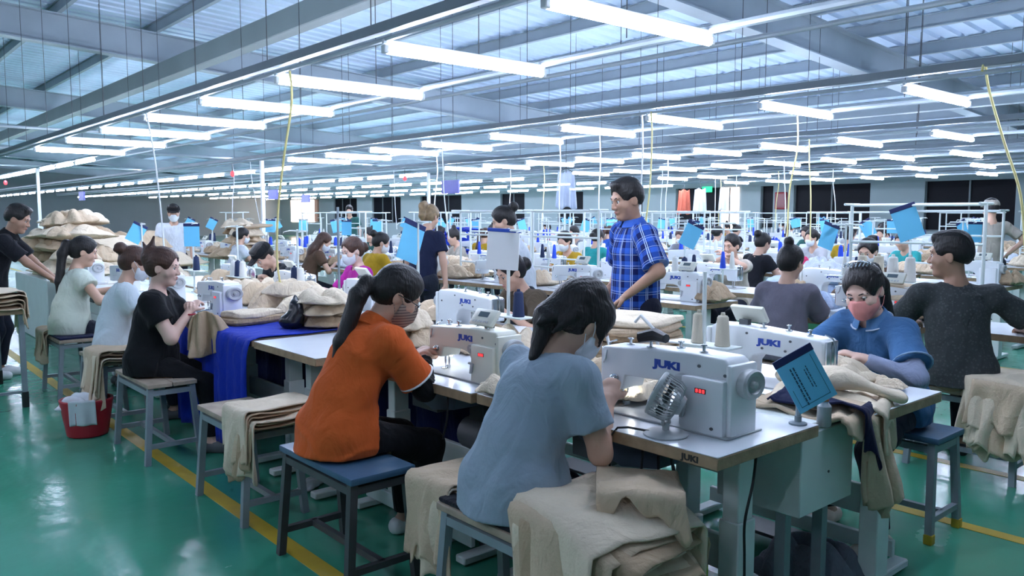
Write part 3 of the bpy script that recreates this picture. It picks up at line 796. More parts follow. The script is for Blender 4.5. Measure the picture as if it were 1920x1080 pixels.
# far bay: a row of lit doorways would be beyond the frame; pale round columns of the end bay
# profiled metal roof: ribs run down the slope
M_ROOF = mat('zinc_roof_sheet', (0.58, 0.70, 0.90), rough=0.5, metal=0.15, var=0.18, vscale=0.8)
vs = []; fs = []; y = HY0; prof = []
while y < HY1:
    prof += [(y, 0), (y + .13, 0), (y + .16, .045), (y + .21, .045), (y + .24, 0)]; y += .30
for yy, dz in prof:
    for x in (HX0, HX1): vs.append((x, yy, roof_z(x) + dz))
for i in range(len(prof) - 1): fs.append((2 * i, 2 * i + 1, 2 * i + 3, 2 * i + 2))
n0 = len(vs)
vs += [(HX0, HY0, roof_z(HX0) + .25), (HX1, HY0, roof_z(HX1) + .25), (HX0, HY1, roof_z(HX0) + .25), (HX1, HY1, roof_z(HX1) + .25)]
fs.append((n0, n0 + 2, n0 + 3, n0 + 1))
ceiling = struct(MB().add(vs, fs).obj('ceiling', M_ROOF, smooth=0))
# purlins (along Y), rafters (down the slope), and the tie beam carrying the light rails
def i_beam(a, b, h, w, t=.018, up=(0, 0, 1)):
    mb = MB(); a = Vector(a); b = Vector(b); d = (b - a).normalized(); sx = d.cross(Vector(up)).normalized(); sy = sx.cross(d)
    mb.bar(a, b, t, h - 2 * t, up=up)
    for q in (-1, 1): mb.bar(a + sy * q * (h / 2 - t / 2), b + sy * q * (h / 2 - t / 2), w, t, up=up)
    return mb
x = -5.6
while x < HX1:
    i_beam((x, HY0, roof_z(x) - .10), (x, HY1, roof_z(x) - .10), .18, .07, .012).obj('purlin', M_BEAM, ceiling, smooth=0); x += 1.45
for y in (-2.6, 5.9, 14.4, 22.9, 31.4, 39.9, 48.4):
    i_beam((HX0, y, roof_z(HX0) - .43), (HX1, y, roof_z(HX1) - .43), .48, .24, .02).obj('rafter', M_BEAM, ceiling, smooth=0)
MB().box((4.14, HY0, 3.50), (4.32, HY1, 3.76), .01).obj('tie_beam', mat('grey_box_beam', (0.20, 0.25, 0.25), rough=.5, var=.1, vscale=1.5), ceiling, smooth=0)
for xx in (12.4, 19.2):
    MB().box((xx, HY0, 2.98 - .02 * (xx - 12)), (xx + .16, HY1, 3.2 - .02 * (xx - 12)), .01).obj('tie_beam', M_BEAM, ceiling, smooth=0)
# ---------------------------------------------------------------- lights
LZ = 2.36
def tube_meshes():
    t = MB().tube([(.03, 0, 0), (1.17, 0, 0)], .024, 8).mesh('tube', 60)
    h = MB().box((0, -.010, .030), (1.2, .010, .055), .003).mesh('housing', 30)
    e = MB().box((0, -.020, -.02), (.03, .020, .024), .004).mesh('end_cap', 30)
    return t, h, e
TUBE_ME, HOUS_ME, CAP_ME = tube_meshes()
M_HOUS = mat('light_housing_white', (0.62, 0.66, 0.68), rough=.5, var=.03)
def tube_light(x, y, label, group, along_y=False, z=LZ, full=True):
    r = empty('tube_light', (x, y, z), PI / 2 if along_y else 0, label, 'light', group)
    link('tube', TUBE_ME, M_TUBE, r)
    link('housing', HOUS_ME, M_HOUS, r)
    if full:
        link('end_cap', CAP_ME, M_HOUS, r); link('end_cap', CAP_ME, M_HOUS, r, (1.17, 0, 0))
    return r
ROW_X = [2.40, 5.98, 9.45, 12.6, 16.0, 19.4]
ROW_Y = [[1.20, 2.58, 3.85, 5.20, 6.60, 8.03, 9.54, 11.1, 12.9],
         [1.45, 2.64, 3.81, 5.00, 6.17, 7.34, 8.73, 10.0, 11.3, 12.6],
         [2.75, 3.85, 4.95, 6.00, 7.07, 8.2, 9.4, 10.6, 11.8, 13.0],
         [3.8, 4.85, 5.87, 6.85, 7.9, 9.0, 10.2, 11.4, 12.6],
         [4.6, 5.8, 7.0, 8.2, 9.4, 10.6, 11.8, 13.0],
         [5.6, 6.9, 8.2, 9.5, 10.8, 12.1, 13.4]]
ROWN = ['nearest line', 'second line', 'third line', 'fourth line', 'fifth line', 'farthest line']
for r, (x, ys) in enumerate(zip(ROW_X, ROW_Y)):
    gname = 'tube lights hung crosswise over the %s of machines' % ROWN[r]
    for i, y in enumerate(ys):
        if r == 0 and i < 8:
            lab = ['lit tube light cut off by the top right corner of the frame', 'largest lit tube light, at the top above the woman in light blue', 'second largest lit tube light, beside the grey tie beam',
                   'third lit tube light from the front over the nearest line', 'fourth lit tube light from the front over the nearest line', 'fifth lit tube light from the front over the nearest line',
                   'sixth lit tube light from the front over the nearest line', 'seventh lit tube light from the front over the nearest line'][i]
        else: lab = '%s lit crosswise tube light from the front over the %s' % (ORD[i], ROWN[r])
        tube_light(x, y, lab, gname, full=r < 3)
    # farther bay: tubes set end to end along the line
    k = 0; y = 14.6 + .3 * r
    while y < 46:
        tube_light(x + 1.18, y, '%s lit lengthwise tube light of the far bay over the %s' % (ORD[k], ROWN[r]), 'lengthwise tube lights of the far bay', True, full=False)
        y += 1.45 + .25 * (r % 2); k += 1
# added tubes out of view, to light the floor and the workers' backs
for q_, (x, y0) in enumerate(((-1.6, 0.6),)):
    lr_ = MB().box((x, y0 - .6, LZ + .05), (x + .04, y0 + 13, LZ + .09)).obj('light_rail', M_GALV, None, smooth=0)
    tag(lr_, ['added steel light rail, unseen, just left of the camera aisle', 'added steel light rail, unseen, farthest left of the camera'][q_], 'rail', 'light rails')
    for i in range(7):
        tube_light(x, y0 + 2.0 * i, '%s added unseen tube light in the %s line left of the camera' % (ORD[i], ['near', 'far'][q_]), 'added tube lights out of view beside the camera', full=False)
# rails that carry the tubes
M_RAIL = mat('dark_zinc_rail', (0.20, 0.24, 0.27), rough=.45, metal=.3, var=.1, vscale=4)
for r, x in enumerate(ROW_X):
    y0, y1 = -1.0, 46.0
    for q, (xx, side) in enumerate(((x + .02, 'left'), (x + 1.18, 'right'))):
        t = empty('light_rail', (xx, y0, LZ + .06), 0, 'steel light rail along the %s ends of the tubes over the %s' % (side, ROWN[r]), 'rail', 'light rails')
        if q == 0:
            MB().box((-.03, 0, .03), (.03, y1 - y0, .085), .004).obj('channel', M_RAIL, t, smooth=0)
            MB().tube([(.0, 0, -.005), (.0, y1 - y0, -.005)], .016, 8).obj('conduit', M_GALV, t)
        else:
            MB().tube([(0, 0, .0), (0, y1 - y0, .0)], .022, 8).obj('conduit', M_GALV, t)
        if r < 4:
            wm = None; y = 1.3 + .5 * q
            while y < (16 if r < 2 else 12):
                h = roof_z(xx) - LZ - .12
                if wm is None: wm = MB().tube([(0, 0, 0), (0, 0, h)], .0035, 5).mesh('hanger_wire')
                link('hanger_wire', wm, M_DSTEEL, t, (0, y - y0, .05)); y += 1.35
# suspended compressed-air pipe and cross conduits between the lines
for i, (a, b, rr) in enumerate((((-6, 13.9, 2.75), (25.5, 13.9, 2.75), .022), ((-6, 17.5, 2.7), (25.5, 17.5, 2.7), .03), ((-6, 24.0, 2.72), (25.5, 24.0, 2.72), .03), ((4.75, -2, 2.62), (4.75, 45, 2.62), .018), ((8.3, -2, 2.6), (8.3, 45, 2.6), .018), ((11.6, -2, 2.6), (11.6, 45, 2.6), .018))):
    tag(MB().tube([a, b], rr, 8).obj('service_pipe', M_GALV), ['thin grey service pipe crossing above the far end of the nearest tubes', 'grey service pipe crossing the far bay', 'farthest grey service pipe crossing the hall', 'grey service pipe above the aisle of the man in plaid', 'grey service pipe between the second and third light lines', 'grey service pipe between the third and fourth light lines'][i], 'pipe', 'service pipes under the roof')
# ---------------------------------------------------------------- furniture and machines
import bmesh
def bevel_mesh(mb, name, off, seg=2, ang=30):
    me = mb.mesh(name, 0); bm = bmesh.new(); bm.from_mesh(me)
    bmesh.ops.recalc_face_normals(bm, faces=bm.faces)
    ed = [e for e in bm.edges if len(e.link_faces) == 2 and e.calc_face_angle(0) > math.radians(ang)]
    bmesh.ops.bevel(bm, geom=ed, offset=off, segments=seg, affect='EDGES', profile=.5, clamp_overlap=True)
    bm.to_mesh(me); bm.free()
    me.polygons.foreach_set('use_smooth', [True] * len(me.polygons)); me.set_sharp_from_angle(angle=math.radians(40)); me.update()
    return me
def Rx(a): return Matrix.Rotation(a, 4, 'X')
def Ry(a): return Matrix.Rotation(a, 4, 'Y')
def Rz(a): return Matrix.Rotation(a, 4, 'Z')
def Tr(*p): return Matrix.Translation(Vector(p))
# machine frame: +X to the operator's right, +Y away from the operator, origin on the bed under the needle
body_poly = [(-.052, .088), (.040, .088), (.054, .150), (.195, .156), (.240, .142), (.262, .105), (.266, 0), (.440, 0), (.440, .262), (.425, .280), (.300, .284), (.02, .262), (-.040, .258), (-.052, .245)]
MM = {}
MM['body'] = bevel_mesh(MB().prism(body_poly, -.055, .055), 'arm_body', .010, 3)
MM['motor'] = bevel_mesh(MB().box((.298, -.088, .0), (.446, -.050, .205)).box((.440, -.07, .0), (.462, .06, .262)), 'motor_cover', .008, 2)
MM['bed'] = bevel_mesh(MB().box((-.065, -.09, .0), (.465, .088, .008)), 'bed_plate', .003, 1)
MM['face'] = bevel_mesh(MB().box((-.062, -.043, .10), (-.050, .043, .25)), 'face_plate', .005, 2)
MM['wheel'] = MB().lathe([(.018, .0), (.050, .0), (.054, .006), (.054, .026), (.048, .032), (.036, .030), (.030, .022), (.014, .022), (.012, .034), (.001, .036)], 24, Tr(.462, 0, .190) @ Ry(PI / 2)).mesh('handwheel', 40)
MM['dial'] = MB().lathe([(.026, 0), (.028, .004), (.028, .016), (.024, .022), (.010, .022), (.008, .028), (.001, .028)], 20, Tr(.285, -.055, .175) @ Rx(PI / 2)).mesh('stitch_dial', 40)
MM['needle'] = MB().tube([(0, 0, .012), (0, 0, .04)], .0016, 6).tube([(0, 0, .04), (0, 0, .10)], .005, 8).mesh('needle_bar')
MM['foot'] = MB().tube([(.012, .012, .02), (.012, .012, .10)], .0045, 8).box((-.010, -.020, .009), (.014, .012, .014), .002).box((.004, .0, .012), (.018, .016, .030), .002).mesh('presser_foot')
MM['tension'] = MB().lathe([(.016, 0), (.017, .003), (.010, .006), (.016, .009), (.009, .018), (.002, .02)], 14, Tr(.012, -.055, .135) @ Rx(PI / 2)).mesh('tension_disc', 40)
MM['lever'] = bevel_mesh(MB().prism([(.300, .050), (.312, .050), (.326, .105), (.296, .112), (.290, .100), (.308, .098)], -.100, -.088), 'reverse_lever', .003, 1)
MM['takeup'] = MB().tube([(-.035, -.058, .19), (-.02, -.063, .21), (-.015, -.063, .245)], .003, 6).tube([(-.064, .0, .10), (-.072, 0, .15), (-.072, 0, .22), (-.060, 0, .262), (-.03, 0, .275)], .004, 6).mesh('thread_guard')
MM['post'] = MB().lathe([(.014, 0), (.014, .004), (.005, .006), (.005, .022), (.010, .024), (.010, .028), (.002, .03)], 12).mesh('thread_post', 40)
MM['disp'] = MB().box((.350, -.0895, .150), (.388, -.0875, .168), .0).mesh('digit_display', 0)
dg_ = MB()
for k in range(3):
    x0 = .354 + .0115 * k
    for (a0, b0, a1, b1) in ((0, 0, .007, .0014), (0, .0055, .007, .0069), (0, .011, .007, .0124), (0, 0, .0014, .0124), (.0056, 0, .007, .0124)): dg_.box((x0 + a0, -.0902, .1528 + b0), (x0 + a1, -.0894, .1528 + b1))
MM['digits'] = dg_.mesh('digits', 0)
MM['screw'] = MB().lathe([(.006, 0), (.006, .002), (.001, .0025)], 10).mesh('screw', 40)
MM['panel'] = bevel_mesh(MB().box((-.075, -.012, -.045), (.075, .012, .05)), 'control_panel', .008, 2)
MM['screen'] = MB().box((-.035, -.0135, .002), (.030, -.0115, .032)).mesh('panel_screen', 0)
MM['keys'] = MB()
for k in range(6): MM['keys'].box((-.055 + .018 * k, -.0145, -.03), (-.044 + .018 * k, -.0115, -.018), .001)
MM['keys'] = MM['keys'].mesh('panel_keys', 0)
MM['led'] = MB().lathe([(.006, 0), (.005, .004), (.001, .005)], 10, Tr(.030, .010, .085) @ Rx(PI)).mesh('needle_lamp', 40)
JUKI_ME = text_mesh('maker_lettering', 'JUKI', .040, .0005, .0024, 1.32)
JUKI_S = text_mesh('maker_lettering_small', 'JUKI', .026, .0005, .0012, 1.3)
M_SCREEN = mat('lcd_grey', (0.10, 0.14, 0.16), rough=.2, var=.03)
def machine(loc, rz, label, group='sewing machines of the nearest line', full=True, panel=False, mbody=M_WHITE, led=False, text=True, back_text=False, redd=True, cat='sewing machine', name='sewing_machine', sc=1.06):
    r = empty(name, loc, rz, label, cat, group); r.scale = (sc, sc, sc * .80)
    b = link('arm_body', MM['body'], mbody, r); link('motor_cover', MM['motor'], mbody, r)
    link('bed_plate', MM['bed'], M_LGREY, r); link('handwheel', MM['wheel'], M_LGREY, r)
    if full:
        link('face_plate', MM['face'], M_CHROME, r); link('stitch_dial', MM['dial'], M_LGREY, r)
        link('needle_bar', MM['needle'], M_CHROME, r); link('presser_foot', MM['foot'], M_CHROME, r)
        link('tension_disc', MM['tension'], M_CHROME, r); link('reverse_lever', MM['lever'], M_LGREY, r); link('thread_guard', MM['takeup'], M_CHROME, r)
        for x, y in ((.03, 0), (.13, -.02), (.22, .015), (.33, -.02)): link('thread_post', MM['post'], M_CHROME, r, (x, y, .262 + .07 * x))
        for x, z in ((.28, .04), (.28, .09), (.41, .03), (.43, .22), (.34, .24)): link('screw', MM['screw'], M_DGREY, r, (x, -.0885 if x > .3 and z < .2 else -.0555, z), (PI / 2, 0, 0))
        for x, z in ((.08, .235), (.27, .25), (.30, .05), (.40, .05), (.40, .2), (.10, .185), (.20, .185)): link('screw', MM['screw'], M_DGREY, r, (x, .055, z), (-PI / 2, 0, 0))
        d = link('digit_display', MM['disp'], M_REDLED if redd else M_SCREEN, r)
        if redd: link('digits', MM['digits'], M_DIGIT, d)
    if led: link('needle_lamp', MM['led'], M_LED, r)
    if text: link('lettering', JUKI_ME, M_JUKI, r, (.222, -.0558, .222), (PI / 2, 0, 0))
    if back_text: link('lettering', JUKI_ME, M_JUKI, r, (.17, .0558, .215), (PI / 2, 0, PI))
    if panel:
        p = link('control_panel', MM['panel'], M_CREAM, r, (.30, -.01, .335), (-.55, 0, 0))
        link('panel_screen', MM['screen'], M_SCREEN, p); link('panel_keys', MM['keys'], M_LGREY, p)
        MB().box((.29, -.005, .27), (.33, .02, .31)).obj('panel_bracket', M_DGREY, r)
    return r
# sewing table: origin on the floor under the middle of the operator's edge, +Y away
TABLE_CACHE = {}
def table(loc, rz, label, L=1.16, D=.58, group='sewing tables', H=.76, full=True, legs=True, top=M_LAM, text=False, edge=M_PLY):
    r = empty('sewing_table', loc, rz, label, 'table', group)
    key = (L, D, H)
    if key not in TABLE_CACHE:
        c = {}
        c['lam'] = bevel_mesh(MB().box((-L / 2 + .001, .001, H - .003), (L / 2 - .001, D - .001, H)), 'tabletop', .0012, 1)
        c['core'] = bevel_mesh(MB().box((-L / 2, 0, H - .042), (L / 2, D, H - .003)), 'tabletop_core', .003, 1)
        c['leg'] = bevel_mesh(MB().box((-.038, D / 2 - .05, .04), (.038, D / 2 + .05, H * .62)).box((-.031, D / 2 - .043, H * .6), (.031, D / 2 + .043, H - .06)), 'leg', .004, 1)
        c['bracket'] = bevel_mesh(MB().box((-.045, D * .12, H - .062), (.045, D * .88, H - .042)), 'bracket', .004, 1)
        c['foot'] = bevel_mesh(MB().box((-.032, .03, .008), (.032, D - .02, .042)), 'foot', .006, 1)
        c['cross'] = bevel_mesh(MB().box((-L / 2 + .12, D / 2 - .012, .28), (L / 2 - .12, D / 2 + .012, .40)), 'crossbar', .003, 1)
        c['pedal'] = bevel_mesh(MB().box((-.19, D * .30, .075), (.19, D * .62, .09), M=Tr(0, 0, -.02) @ Rx(.06)), 'pedal', .004, 1)
        c['tie'] = bevel_mesh(MB().box((-L / 2 + .12, .09, .06), (L / 2 - .12, .115, .13)), 'lower_bar', .003, 1)
        c['pan'] = bevel_mesh(MB().prism([(-.24, -.01), (.26, -.01), (.22, -.12), (.05, -.15), (-.16, -.09)], D * .28, D * .72, Tr(0, 0, H - .035)), 'oil_pan', .008, 2)
        c['ctrl'] = bevel_mesh(MB().box((-.10, D * .55, H - .26), (.12, D * .9, H - .06)), 'motor_box', .008, 2)
        TABLE_CACHE[key] = c
    c = TABLE_CACHE[key]
    link('tabletop', c['lam'], top, r); link('tabletop_core', c['core'], edge, r)
    if legs:
        for sg in (-1, 1):
            x = sg * (L / 2 - .12)
            link('leg', c['leg'], M_WPAINT, r, (x, 0, 0))
            if full: link('bracket', c['bracket'], M_WPAINT, r, (x, 0, 0))
            link('foot', c['foot'], M_WPAINT, r, (x, 0, 0))
        link('crossbar', c['cross'], M_WPAINT, r)
        if full:
            link('lower_bar', c['tie'], M_WPAINT, r); link('pedal', c['pedal'], M_DGREY, r); link('oil_pan', c['pan'], mat('blue_grey_pan', (.10, .14, .19), rough=.4), r)
            link('motor_box', c['ctrl'], M_DGREY, r, (-.25, 0, 0))
    if text: link('lettering', JUKI_S, M_BLKTXT, r, (L / 2 - .10, -.0006, H - .024), (PI / 2, 0, 0))
    return r
def stool(loc, rz, label, L=.62, W=.29, H=.48, frame=M_GSTEEL, seat=M_WOOD, pad=None, group='metal stools', boards=1, z0=0.):
    """long axis on local X"""
    r = empty('stool', loc, rz, label, 'stool', group)
    if boards == 1: link('seat', bevel_mesh(MB().box((-L / 2, -W / 2, H - .028), (L / 2, W / 2, H)), 'seat', .005, 2), seat, r)
    else:
        w = W / boards
        for k in range(boards): link('seat_board', bevel_mesh(MB().box((-L / 2, -W / 2 + k * w + .002, H - .025), (L / 2, -W / 2 + (k + 1) * w - .002, H)), 'seat_board', .003, 1), seat, r)
    if pad is not None: link('seat_pad', bevel_mesh(MB().box((-L / 2 + .005, -W / 2 + .005, H), (L / 2 - .005, W / 2 - .005, H + .018)), 'seat_pad', .008, 2), pad, r)
    a, b = L / 2 - .035, W / 2 - .025; e = .035
    c = {}
    for sx in (-1, 1):
        for sy in (-1, 1):
            p, q = Vector((sx * a, sy * b, H - .03)), Vector((sx * (a + e * .5), sy * (b + e), 0)); c[sx, sy] = (p, q)
            MB().bar(p, q, .032, .032, up=(1, 0, 0)).obj('leg', frame, r, smooth=0)
    at = lambda k, t: c[k][0].lerp(c[k][1], t)
    for sy in (-1, 1): MB().bar(at((-1, sy), .06), at((1, sy), .06), .03, .03).obj('apron_rail', frame, r, smooth=0)
    for sx in (-1, 1):
        MB().bar(at((sx, -1), .06), at((sx, 1), .06), .03, .03).obj('apron_rail', frame, r, smooth=0)
        MB().bar(at((sx, -1), .76), at((sx, 1), .76), .026, .026).obj('stretcher', frame, r, smooth=0)
    MB().bar((c[-1, 1][0].lerp(c[-1, 1][1], .76) + c[-1, -1][0].lerp(c[-1, -1][1], .76)) / 2, (c[1, 1][0].lerp(c[1, 1][1], .76) + c[1, -1][0].lerp(c[1, -1][1], .76)) / 2, .026, .026).obj('stretcher', frame, r, smooth=0)
    return r
# ---------------------------------------------------------------- thread stands, cones, cards
CONE_ME = MB().lathe([(.030, 0), (.033, .004), (.031, .01), (.024, .12), (.019, .128), (.010, .13), (.008, .142), (.003, .142)], 18).mesh('thread_cone', 50)
CONES_ME = MB().lathe([(.024, 0), (.028, .006), (.014, .15), (.008, .16), (.003, .16)], 12).mesh('thread_cone_blue', 50)
def cone_at(loc, m, label, group, sc=1.0, me=None):
    r = empty('thread_cone', loc, random.uniform(0, 6), label, 'thread cone', group)
    r.scale = (sc, sc, sc)
    link('thread', me or CONE_ME, m, r); return r
STAND_ME = {}
def stand(loc, rz, label, H=.62, plate=True, group='thread stands', m=M_WPAINT, arm=True):
    """pole clamped to the table back with a spool plate and a thread arm"""
    key = H
    if key not in STAND_ME:
        STAND_ME[key] = (MB().tube([(0, 0, 0), (0, 0, H)], .009, 8).mesh('pole'), MB().lathe([(.03, 0), (.03, .006), (.012, .010), (.012, .03), (.002, .03)], 14).mesh('clamp'),
                         MB().tube([(-.13, 0, H - .012), (.13, 0, H - .012)], .007, 6).tube([(-.12, 0, H - .012), (-.12, -.05, H - .02), (-.12, -.055, H - .03)], .003, 5).tube([(.12, 0, H - .012), (.12, -.05, H - .02)], .003, 5).mesh('thread_arm'),
                         bevel_mesh(MB().box((-.15, -.05, .20), (.15, .05, .208)), 'spool_plate', .002, 1))
    p, c, a, s = STAND_ME[key]
    r = empty('thread_stand', loc, rz, label, 'thread stand', group)
    link('pole', p, m, r); link('clamp', c, m, r)
    if arm: link('thread_arm', a, m, r)
    if plate: link('spool_plate', s, m, r)
    return r
CARD_ME = bevel_mesh(MB().box((-.075, -.0015, -.21), (.075, .0015, 0)), 'card', .0006, 1)
STRIP_ME = bevel_mesh(MB().box((-.077, -.003, -.022), (.077, .003, .006)), 'top_strip', .001, 1)
def card(loc, rot, label, sc=1.0, group='blue work cards', m=M_CARD):
    r = empty('work_card', loc, 0, label, 'card', group); r.rotation_euler = rot; r.scale = (sc, sc, sc)
    link('sheet', CARD_ME, m, r); link('top_strip', STRIP_ME, M_CARDN, r); return r
# ---------------------------------------------------------------- cloth
def sheet_mesh(P, thick, name='cloth'):
    """P: (n,m,3) grid -> closed thin sheet"""
    n, m, _ = P.shape
    du = np.gradient(P, axis=0); dv = np.gradient(P, axis=1); N = np.cross(du, dv); N /= np.linalg.norm(N, axis=2, keepdims=True) + 1e-9
    A = P + N * thick / 2; B = P - N * thick / 2
    V = np.concatenate([A.reshape(-1, 3), B.reshape(-1, 3)]); o = n * m
    i, j = np.meshgrid(np.arange(n - 1), np.arange(m - 1), indexing='ij'); a = (i * m + j).ravel(); b = a + 1; c = a + m + 1; d = a + m
    F = [np.stack([a, d, c, b], 1), np.stack([a, b, c, d], 1) + o]
    def rim(idx):
        idx = np.array(idx); p, q = idx[:-1], idx[1:]; F.append(np.stack([p, q, q + o, p + o], 1))
    rim([j for j in range(m)]); rim([(n - 1) * m + j for j in range(m)][::-1]); rim([i * m for i in range(n)][::-1]); rim([i * m + m - 1 for i in range(n)])
    return fast_mesh(name, V, np.concatenate(F))
def drape(W, seat_w, hang0, hang1, seed, z=0., thick=.008, out=0.0, amp=.02, nu=40, nv=18, skew=0.0, bul=.02, name='cloth', flat_amp=.006, corner=.0, droop=0.):
    """cloth lying across a seat (local X, width seat_w) and hanging down both ends; W along local Y"""
    rs = np.random.RandomState(seed); tot = hang0 + seat_w + hang1; u = np.linspace(0, tot, nu); v = np.linspace(-W / 2, W / 2, nv)
    U, Vv = np.meshgrid(u, v, indexing='ij'); rad = .028
    X = np.zeros_like(U); Z = np.zeros_like(U)
    rag = .05 * np.sin(Vv / W * rs.uniform(3, 6) + rs.uniform(0, 6)) + .02 * np.sin(Vv / W * 17 + rs.uniform(0, 6))
    d0 = (hang0 - U) * (1 + rag / max(hang0, .1)); d1 = (U - hang0 - seat_w) * (1 - rag / max(hang1, .1))     # distance past each edge
    mid = (d0 <= 0) & (d1 <= 0)
    X = np.clip(U - hang0, 0, seat_w) - seat_w / 2; Z = np.full_like(U, z); Y0 = Vv.copy()
    for d, sg in ((d0, -1), (d1, 1)):
        m = d > 0; t = np.clip(d / (rad * PI / 2), 0, 1) * PI / 2
        xo = rad * np.sin(t); zo = -rad * (1 - np.cos(t)); rest = np.maximum(d - rad * PI / 2, 0)
        ph = rs.uniform(0, 6.28); fold = np.sin(Vv / W * rs.uniform(7, 12) + ph) + .5 * np.sin(Vv / W * rs.uniform(15, 22) + ph * 2)
        grow = np.clip(rest / .25, 0, 1)
        xo = xo + out + rest * bul + amp * grow * fold
        X = np.where(m, sg * (seat_w / 2 + xo), X); Z = np.where(m, z + zo - rest * (1 - .03 * fold * grow), Z)
        Vv = np.where(m, Vv + skew * rest * sg + .012 * grow * np.sin(Vv * 20 + ph), Vv)
    wv = waves(seed, 5, (12, 30)); Z = Z + flat_amp * wv(X, Vv, 0 * X) * 1.0
    X = X + .5 * flat_amp * wv(Vv, X, Z)
    cr = 1 - np.abs(np.sin(11 * Y0 + 14 * X * rs.uniform(.4, 1) + 1.5 * wv(X, Y0, 0 * X))) * 2; Z = Z + flat_amp * .9 * cr * mid
    Z = Z - droop * np.clip((-Vv - W * .02) / (W * .5), 0, 1.3) ** 1.6
    ed = corner * np.sin(np.linspace(0, 9, nu))[:, None] * (np.abs(Vv) > W * .4)
    return sheet_mesh(np.stack([X, Vv, Z + ed], -1), thick, name)
def lump_mesh(seed, name='garment', n=44, m=72, a=1.0, b=.72, h=.34, folds=1.0):
    """a crumpled garment: closed heap of long creased folds on a flat underside; unit footprint"""
    rs = np.random.RandomState(seed); w1 = waves(seed, 4, (3, 6)); w2 = waves(seed + 1, 4, (6, 11)); w3 = waves(seed + 2, 4, (20, 34))
    t = np.linspace(0, 1, n)[:, None]; th = np.linspace(0, 2 * PI, m, endpoint=False)[None, :]; ph = rs.uniform(0, 6.28, 6)
    R = 1 + .14 * np.sin(2 * th + ph[0]) + .10 * np.sin(3 * th + ph[1]) + .07 * np.sin(5 * th + ph[2]) + .05 * np.sin(8 * th + ph[3]) + .035 * np.sin(13 * th + ph[4])
    s = np.clip(t / .80, 0, 1); rr = s ** .9; zz = (1 - s ** 3.2) * .72 + .28
    und = np.clip((t - .80) / .20, 0, 1); rr = np.where(t > .80, 1 - .5 * und, rr); zz = np.where(t > .80, .28 * (1 - und), zz)
    X = rr * R * np.cos(th) * .5; Y = rr * R * np.sin(th) * .5
    def crease(ang, f, warp, p):
        c, q = math.cos(ang), math.sin(ang); u = X * c + Y * q + warp * w1(X * 1.3 + p, Y * 1.3, 0 * X); return 2 * np.abs(np.sin(u * f + p)) ** .75 - 1.1
    A0 = rs.uniform(0, PI); g1 = crease(A0, 8.5, .16, ph[0]); g2 = crease(A0 + rs.uniform(.5, 1.1), 12., .14, ph[1]); k1 = np.clip(.55 + .8 * w2(X, Y, 0 * X), 0, 1.2)
    H = .30 * g1 * k1 + .22 * g2 * (1.2 - k1) + .16 * w1(X * 1.5, Y * 1.5, 0 * X + .3) + .035 * w3(X, Y, 0 * X)
    Z = zz * h * (.72 + H * folds * np.clip(1.25 - .55 * rr, 0, 1)); Z = np.where(t > .80, zz * h * .72 + 0 * th, np.maximum(Z, .05 * h))
    g = 1 + .05 * folds * (g2 * (rr > .45)) * rr
    V = np.stack([X * g * a, Y * g * b, np.maximum(Z, 0)], -1).reshape(-1, 3)
    i, j = np.meshgrid(np.arange(n - 1), np.arange(m), indexing='ij'); a_ = (i * m + j).ravel(); b_ = (i * m + (j + 1) % m).ravel()
    return fast_mesh(name, V, np.stack([a_, a_ + m, b_ + m, b_], 1))
def folded_mesh(seed, name='folded_garment', a=1.0, b=.7, h=.10, layers=3):
    """a folded garment: soft slab whose long edge shows its layers"""
    n, m = 26, 40; rs = np.random.RandomState(seed); w1 = waves(seed, 5, (4, 10)); w2 = waves(seed + 2, 4, (14, 26))
    t = np.linspace(0, 1, n)[:, None]; th = np.linspace(0, 2 * PI, m, endpoint=False)[None, :]
    c, s_ = np.cos(th), np.sin(th); sq = (np.abs(c) ** 5 + np.abs(s_) ** 5) ** (-1 / 5.)
    ang = t * PI; rr = np.minimum(1, np.sin(ang) ** .28 * 1.0); rr = np.where((t < .5), rr, rr); zz = np.cos(ang)
    zz = np.sign(zz) * np.abs(zz) ** .7
    lay = 1 - .035 * np.abs(np.sin(zz * PI * layers / 2 * 1.0 + .6)) * (rr > .8)
    X = rr * sq * c * a * .5 * lay; Y = rr * sq * s_ * b * .5 * lay; Z = (zz * .5 + .5) * h * np.ones_like(th)
    Z = Z + h * .42 * w1(X / a, Y / b, 0 * X) * (zz * .5 + .5) + h * .14 * w2(X, Y, Z)
    X = X + .02 * w1(Y * 2, Z * 8, X); Y = Y + .02 * w1(Z * 8, X * 2, Y)
    Z = np.maximum(Z, 0)
    V = np.stack([X, Y, Z], -1).reshape(-1, 3)
    i, j = np.meshgrid(np.arange(n - 1), np.arange(m), indexing='ij'); a_ = (i * m + j).ravel(); b_ = (i * m + (j + 1) % m).ravel()
    return fast_mesh(name, V, np.stack([a_, a_ + m, b_ + m, b_], 1))
LUMPS = [lump_mesh(100 + k, folds=1.0) for k in range(7)]
FOLDS = [folded_mesh(200 + k, layers=2 + k % 3) for k in range(5)]
FL = [M_FLEECE, M_FLEECE2, M_FLEECE3]
def garment(loc, size, rz, label, group, m=None, me=None, tilt=(0, 0), name='garment', cat='garment'):
    o = link(name, me or random.choice(LUMPS), m or random.choice(FL)); o.location = loc; o.scale = size
    o.rotation_euler = (tilt[0], tilt[1], rz); return tag(o, label, cat, group)
